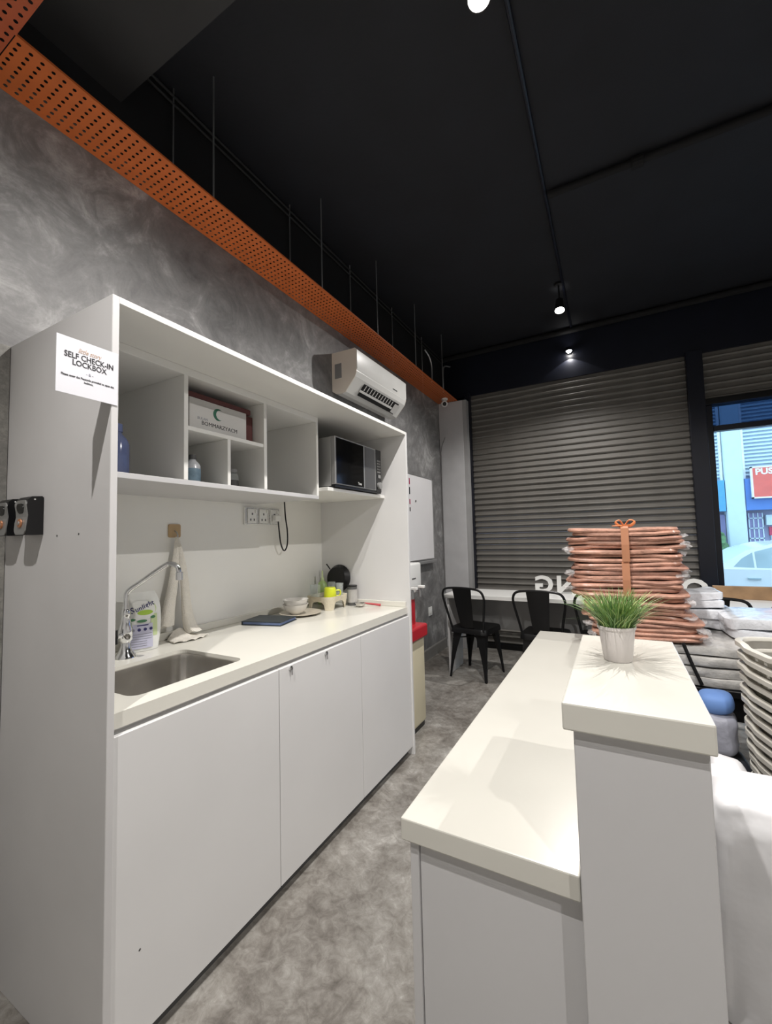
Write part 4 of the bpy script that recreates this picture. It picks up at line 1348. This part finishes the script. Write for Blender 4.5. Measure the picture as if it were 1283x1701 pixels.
# grey packs under and beside the peach stack
bundle('linen_pack', 'grey wrapped linen pack at the table front, lowest of the pile', 2.02, 2.50, BZ+.001, .76, .44, .085, 2, 11, [M['greylinen']], 'linen pack', GL, 'folded_towel')
bundle('linen_pack', 'grey wrapped linen pack directly under the peach linen stack', 2.01, 2.505, BZ+.087, .74, .43, .085, 2, 12, [M['greylinen']], 'linen pack', GL, 'folded_towel')
bundle('linen_pack', 'silvery wrapped linen pack behind the basket stack rim', 2.30, 2.64, BZ+.174, .42, .40, .10, 2, 13, [M['whitewrap']], 'linen pack', GL, 'folded_towel', amp=.011)
bundle('linen_pack', 'white wrapped linen pack, lower of two right of the peach stack', 2.065, 2.78, BZ+.174, .26, .24, .10, 2, 14, [M['whitewrap']], 'linen pack', GL, 'folded_towel', amp=.011)
bundle('linen_pack', 'white wrapped linen pack, upper of two right of the peach stack', 2.045, 2.78, BZ+.275, .20, .22, .085, 2, 15, [M['whitewrap']], 'linen pack', GL, 'folded_towel', amp=.011)
# black strap lying over the packs
tag(obj('black_strap', tube(B(), [(1.972, 2.262, .615), (1.945, 2.268, .69), (1.915, 2.276, .785)], .008, 6), M['black'], None, loc=(1.93, 2.262, .62)), 'thin black strap hanging down the front of the grey linen packs', 'strap')

PL = 'peach linen bundles stacked behind the counter'
y_ = 2.46
specs = [('lowest peach linen bundle, spreading wide at the right', 1.765, .775, .475, .095, 5, 21, .015),
         ('third peach linen bundle from the top, behind the grass', 1.735, .872, .455, .098, 5, 22, .01),
         ('second peach linen bundle from the top with a tan strap', 1.705, .972, .505, .160, 8, 23, .0),
         ('topmost peach linen bundle tied with an orange bow', 1.708, 1.134, .510, .165, 8, 24, .0)]
for lab, cx, z0, ww, h, n, sd, sk in specs:
    t = bundle('linen_bundle', lab, cx, y_, z0, ww, .34, h, n, sd, [M['pink'], M['pink2'], M['pink']], 'linen bundle', PL, tufts=9, skew=sk)
    if n > 6:
        xs = cx+.008
        ring = [(xs, y_-.182, z0+.004), (xs, y_-.186, z0+h*.5), (xs, y_-.180, z0+h-.004), (xs, y_-.15, z0+h+.006), (xs, y_, z0+h+.008), (xs, y_+.17, z0+h)]
        bm = B()
        pr = None
        for p in ring:
            cur = [bm.verts.new((p[0]-.016, p[1], p[2])), bm.verts.new((p[0]+.016, p[1], p[2])), bm.verts.new((p[0]+.016, p[1]-.003, p[2]+.002)), bm.verts.new((p[0]-.016, p[1]-.003, p[2]+.002))]
            if pr:
                for i in range(4): bm.faces.new((pr[i], pr[(i+1) % 4], cur[(i+1) % 4], cur[i]))
            pr = cur
        st = obj('tan_strap', bm, M['pinkdk'], t)
    if sd == 24:
        bm = B()
        zt = z0+h+.006
        for sgn, Lh in ((1, .045), (-1, .035)):
            lp = smoothpts([(xs, y_-.13, zt), (xs+sgn*Lh*.5, y_-.135, zt+.030), (xs+sgn*Lh, y_-.14, zt+.022), (xs+sgn*Lh*.6, y_-.145, zt+.004), (xs, y_-.14, zt+.002)], 4)
            tube(bm, lp, .009, 6, flat=.35)
        tube(bm, [(xs-.012, y_-.15, zt+.004), (xs-.05, y_-.165, zt+.004)], [.010, .006], 6, flat=.4)
        obj('orange_bow', bm, M['pinkor'], t, smooth=True)

# ------------------------------------------------------------------ nested laundry baskets
def make_basket():
    t = thing('laundry_basket', '', 'basket', (0, 0, 0), 'nested putty laundry baskets')
    W, Dp, H = .56, .40, .26
    def loop(s, z, e=0.0, r=.09, n=10, wave=0):
        out = []
        base = rrect(-W/2*s+e*-1, W/2*s+e, -Dp/2*s-e, Dp/2*s+e, r, n)
        # resample so long sides carry points
        P = []
        m = len(base)
        for i in range(m):
            a, b = Vector((*base[i], 0)), Vector((*base[(i+1) % m], 0))
            k = max(1, int((b-a).length/.018))
            for j in range(k): P.append(a.lerp(b, j/k))
        for p in P:
            zz = z
            if wave:
                # handle saddles in the middle of the short ends, gentle dips along the long sides
                zz -= wave*(1/(1+math.exp((abs(p.y)-.085)/.006)))*(abs(p.x) > W*.40)
                zz -= wave*.7*(1/(1+math.exp((abs(p.x)-.11)/.006)))*(abs(p.y) > Dp*.40)
            out.append(Vector((p.x, p.y, zz)))
        return out
    def ring(bm, pts): return [bm.verts.new(p) for p in pts]
    ref = loop(1, 0)
    N = len(ref)
    def scaled(s, z, e=0.0, wave=0):
        out = []
        for p in ref:
            d = Vector((p.x, p.y, 0))
            n = Vector((p.x/(W/2), p.y/(Dp/2), 0))
            n = n.normalized() if n.length else n
            q = d*s+n*e
            zz = z
            if wave:
                zz -= wave*(1/(1+math.exp((abs(p.y)-.085)/.006)))*(1 if abs(p.x) > W*.42 else 0)
                zz -= wave*(1/(1+math.exp((abs(p.x)-.12)/.006)))*(1 if abs(p.y) > Dp*.42 else 0)
            out.append(Vector((q.x, q.y, zz)))
        return out
    bm = B()
    wv = .012
    levels = [(.80, .001), (.815, .03), (.86, .12), (.895, .19), (.903, .205), (.908, .215), (.925, H-.012)]
    rings = [ring(bm, scaled(s, z, 0, wv*(z > .22)*1.0)) for s, z in levels]
    for li, (a, b) in enumerate(zip(rings, rings[1:])):
        for i in range(N):
            if li == 4 and (i % 3 == 1): continue          # a row of slots right under the rim
            if li == 2 and (i % 4 in (1, 2)): continue     # taller ventilation slots in the wall
            bm.faces.new((a[i], a[(i+1) % N], b[(i+1) % N], b[i]))
    bm.faces.new(rings[0])
    bmesh.ops.solidify(bm, geom=bm.faces, thickness=.002)
    obj('body', bm, M['basket'], t, smooth=True)
    bm = B()
    prof = [(.925, H-.014, 0), (.925, H-.002, .002), (.93, H+.001, .004), (.96, H+.001, .010), (.962, H-.001, .014), (.962, H-.016, .0145), (.962, H-.016, .012), (.96, H-.004, .010), (.93, H-.004, .004)]
    rg = [ring(bm, scaled(s, z, e, wv)) for s, z, e in prof]
    for a, b in zip(rg, rg[1:]+rg[:1]):
        for i in range(N): bm.faces.new((a[i], a[(i+1) % N], b[(i+1) % N], b[i]))
    obj('rim', bm, M['basket'], t, smooth=True)
    return t
bk = make_basket()
u = R(15)
NB = 15
ords = ['topmost', 'second', 'third', 'fourth', 'fifth', 'sixth', 'seventh', 'eighth', 'ninth', 'tenth', 'eleventh', 'twelfth', 'thirteenth', 'fourteenth', 'lowest']
BT = .866
BDZ = .0405
for k in range(NB):
    loc = (2.355+.0016*k+.003*math.sin(k*2.1), 1.965+.002*math.cos(k*1.7), BT-.261-BDZ*k)
    lab = 'putty plastic laundry basket, %s of the nested stack' % ords[k] if k in (0, NB-1) else 'putty plastic laundry basket, %s from the top of the nested stack' % ords[k]
    tl = (R(.6*math.sin(k*1.3)), R(.6*math.cos(k*2.3)))
    if k == 0:
        bk.location = loc
        bk.rotation_euler = (0, 0, u)
        bk['label'] = lab
    else: dup(bk, loc, u+R(.5*math.sin(k*3.1)), lab, tilt=tl)

# ------------------------------------------------------------------ sacks and bundles on the floor at the right
bm = lumpy((2.13, 1.535, .265), (.54, .25, .585), 3, .020, 6.0, .16, 72, 40, ruck=.0)
for v in bm.verts:
    q = v.co*7
    v.co.y += .016*(1-abs(noise.noise(q))*2.2)*(1 if v.co.y < 1.535 else 0)
clampz(bm, .0005)
tag(obj('white_sack', bm, M['sack'], None, smooth=True, loc=(2.12, 1.535, 0)), 'large crumpled white sack beside the pedestal counter', 'sack')
bm = lumpy((1.95, 1.74, .27), (.13, .12, .56), 6, .012, 8.0, .55, 32, 20)
clampz(bm, .0005)
tag(obj('white_bag', bm, M['sack'], None, smooth=True, loc=(1.95, 1.74, 0)), 'small white plastic bag poking up behind the large sack', 'bag')
bm = lumpy((1.995, 2.14, .20), (.20, .16, .41), 7, .012, 8.0, .35, 32, 20)
clampz(bm, .0005)
tag(obj('charcoal_bag', bm, M['slate'], None, smooth=True, loc=(1.995, 2.14, 0)), 'charcoal plastic bag on the floor under the lilac bundle', 'bag')
bm = lumpy((1.985, 2.13, .485), (.15, .14, .16), 8, .010, 9.0, .5, 28, 16)
clampz(bm, .4055)
tag(obj('lilac_bundle', bm, M['lilac'], None, smooth=True, loc=(1.985, 2.13, .41)), 'pale grey wrapped bundle under the blue cloth by the black table', 'bundle')
bm = lumpy((1.995, 2.13, .595), (.115, .12, .085), 9, .006, 9.0, .75, 28, 14)
tag(obj('blue_cloth', bm, M['blue'], None, smooth=True, loc=(1.995, 2.13, .55)), 'sky blue rolled cloth on the pale bundle in front of the black table', 'cloth')

# ------------------------------------------------------------------ outside: street, parked car, shop block
GZ = -.40
struct('ground', mbox(-6, 24, YF+.16, 40, GZ-.1, GZ), M['street'])
struct('walkway', mbox(-2, 9, YF+.151, 6.4, GZ, -.02), M['street'])
def car():
    t = thing('parked_car', 'white sedan parked in the street outside the window', 'car', (4.8, 9.8, GZ))
    x0, yA, yB = 2.55, 9.0, 10.65
    def xz(p): return (x0+p[0], GZ+p[1])
    low = [(0.02, .32), (0, .62), (.05, .90), (.16, .97), (.70, 1.00), (3.35, .98), (3.60, .95), (4.35, .82), (4.48, .62), (4.46, .30), (4.0, .22), (.4, .24)]
    bm = B()
    prism(bm, [xz(p) for p in low], 'Y', yA, yB)
    bmesh.ops.bevel(bm, geom=[e for e in bm.edges if abs(e.verts[0].co.y-e.verts[1].co.y) < 1e-4], offset=.07, segments=3, affect='EDGES')
    obj('lower_body', bm, M['car'], t, smooth=True)
    cab = [(.50, .96), (.74, 1.10), (1.05, 1.30), (1.40, 1.41), (1.9, 1.455), (2.3, 1.44), (2.65, 1.36), (3.05, 1.17), (3.45, .96)]
    bm = B()
    def lean(z): return .16*max(0, (z-.96)/.5)
    A = [bm.verts.new((x0+px, yA+.03+lean(pz), GZ+pz)) for px, pz in cab]
    C = [bm.verts.new((x0+px, yB-.03-lean(pz), GZ+pz)) for px, pz in cab]
    n = len(cab)
    for i in range(n): bm.faces.new((A[i], A[(i+1) % n], C[(i+1) % n], C[i]))
    bm.faces.new(list(reversed(A)))
    bm.faces.new(C)
    obj('cabin', bm, M['car'], t, smooth=True)
    def glass_p(name, pts):
        bm = B()
        vs = [bm.verts.new((x0+px, yA+.03+lean(pz)-.004, GZ+pz)) for px, pz in pts]
        v2 = [bm.verts.new((x0+px, yA+.03+lean(pz)+.003, GZ+pz)) for px, pz in pts]
        k = len(pts)
        bm.faces.new(vs)
        bm.faces.new(list(reversed(v2)))
        for i in range(k): bm.faces.new((vs[i], vs[(i+1) % k], v2[(i+1) % k], v2[i]))
        return obj(name, bm, M['carglass'], t)
    glass_p('quarter_window', [(.86, 1.035), (1.13, 1.02), (1.13, 1.27), (.98, 1.17)])
    glass_p('rear_window', [(1.16, 1.02), (2.02, 1.0), (2.02, 1.395), (1.75, 1.40), (1.40, 1.355), (1.16, 1.28)])
    glass_p('front_window', [(2.08, 1.0), (3.12, 1.0), (2.66, 1.30), (2.30, 1.385), (2.08, 1.395)])
    for px in (1.02, 2.20): obj('door_handle', mbox(x0+px, x0+px+.17, yA-.03, yA+.005, GZ+.83, GZ+.86, .006), M['carglass'], t)
    obj('belt_line', mbox(x0+.30, x0+4.1, yA-.004, yA+.004, GZ+.70, GZ+.715), M['grey'], t)
    for px in (.85, 3.55):
        for y in (yA-.01, yB-.19):
            wv = obj('wheel', lathe(B(), [(.19, 0), (.30, .01), (.315, .04), (.315, .16), (.30, .19), (.19, .2)], (x0+px, y, GZ+.315), 24, 'Y'), M['tyre'], t, smooth=True)
            obj('hub_cap', lathe(B(), [(.03, -.012), (.18, -.006), (.185, .0)], (x0+px, y, GZ+.315), 18, 'Y'), M['alu'], wv, smooth=True)
car()
def block():
    t = thing('shop_block', 'pale blue shop building across the street', 'building', (6, 17, GZ))
    Y = 16.0
    obj('wall', mbox(-4, 20, Y+.4, Y+3, GZ, 9), M['shopwall'], t)
    for xa, xb in ((4.68, 5.12), (.2, .65), (9.2, 9.65)):
        obj('column', mbox(xa, xb, Y-.05, Y+.4, GZ, 8.8, .02, 1), M['bcol'], t)
    for xa, xb in ((.67, 4.66), (5.14, 9.18)):
        p = obj('louvre_panel', mbox(xa, xb, Y+.25, Y+.4, 2.75, 8.6), M['louvre'], t)
        for k in range(26):
            obj('louvre_blade', mbox(xa+.03, xb-.03, Y+.18, Y+.26, 2.85+k*.11, 2.90+k*.11), M['bcol'], p)
        obj('white_trim', mbox(xa, xa+.06, Y+.10, Y+.26, 2.75, 8.6), M['signwhite'], t)
        obj('white_trim', mbox(xb-.06, xb, Y+.10, Y+.26, 2.75, 8.6), M['signwhite'], t)
    obj('fascia', mbox(.67, 4.66, Y-.02, Y+.25, 1.80, 2.74), M['fascia'], t)
    obj('fascia', mbox(5.14, 9.18, Y-.02, Y+.25, 1.80, 2.74), M['fascia2'], t)
    for xa in (5.22, 3.2, 7.4):
        g = obj('window_grille', mbox(xa, xa+.34, Y+.28, Y+.40, .3, 1.72), M['grille'], t)
        for k in range(5): obj('bar', mbox(xa, xa+.34, Y+.25, Y+.28, .35+k*.3, .38+k*.3), M['bcol'], g)
        for k in range(4): obj('bar', mbox(xa+k*.105, xa+k*.105+.025, Y+.25, Y+.28, .3, 1.72), M['bcol'], g)
    obj('meter_box', mbox(5.62, 5.80, Y+.2, Y+.4, 1.35, 1.65), M['bcol'], t)
    obj('brick_pier', mbox(4.45, 4.66, Y+.2, Y+.4, GZ, 1.7), M['grille'], t)
    s = thing('shop_sign', 'red shop signboard with white lettering across the street', 'sign', (6.3, Y-.1, 2.2))
    bm = mbox(5.30, 7.4, Y-.16, Y-.06, 2.17, 3.02)
    obj('board', bm, M['signred'], s)
    bm = B()
    box(bm, 5.26, 5.30, Y-.17, Y-.06, 2.13, 3.06)
    box(bm, 7.4, 7.44, Y-.17, Y-.06, 2.13, 3.06)
    box(bm, 5.26, 7.44, Y-.17, Y-.06, 3.02, 3.06)
    box(bm, 5.26, 7.44, Y-.17, Y-.06, 2.13, 2.17)
    obj('frame', bm, M['signwhite'], s)
    text('lettering', 'PUSAT', .24, (5.36, Y-.165, 2.90), (1, 0, 0), (0, 0, 1), M['signwhite'], s, 'LEFT', bold=.008)
    obj('underline', mbox(5.75, 6.6, Y-.165, Y-.16, 2.27, 2.32), M['signwhite'], s)
    s = thing('small_sign', 'small crimson and white notice on the shop wall across the street', 'sign', (5.9, Y+.38, 1.1))
    obj('board', mbox(5.70, 6.15, Y+.33, Y+.399, 1.05, 1.30), M['signred2'], s)
    obj('lower_board', mbox(5.72, 6.15, Y+.33, Y+.399, .86, 1.05), M['carglass'], s)
    obj('white_panel', mbox(5.78, 6.1, Y+.325, Y+.33, .91, 1.0), M['signwhite'], s)
    bm = lumpy((4.28, 15.6, .45), (.55, .5, 1.7), 4, .09, 5, .8, 30, 20)
    clampz(bm, GZ+.001)
    tag(obj('bush', bm, M['bush'], None, loc=(4.28, 15.6, GZ)), 'dark green bush at the foot of the building across the street', 'bush')
block()
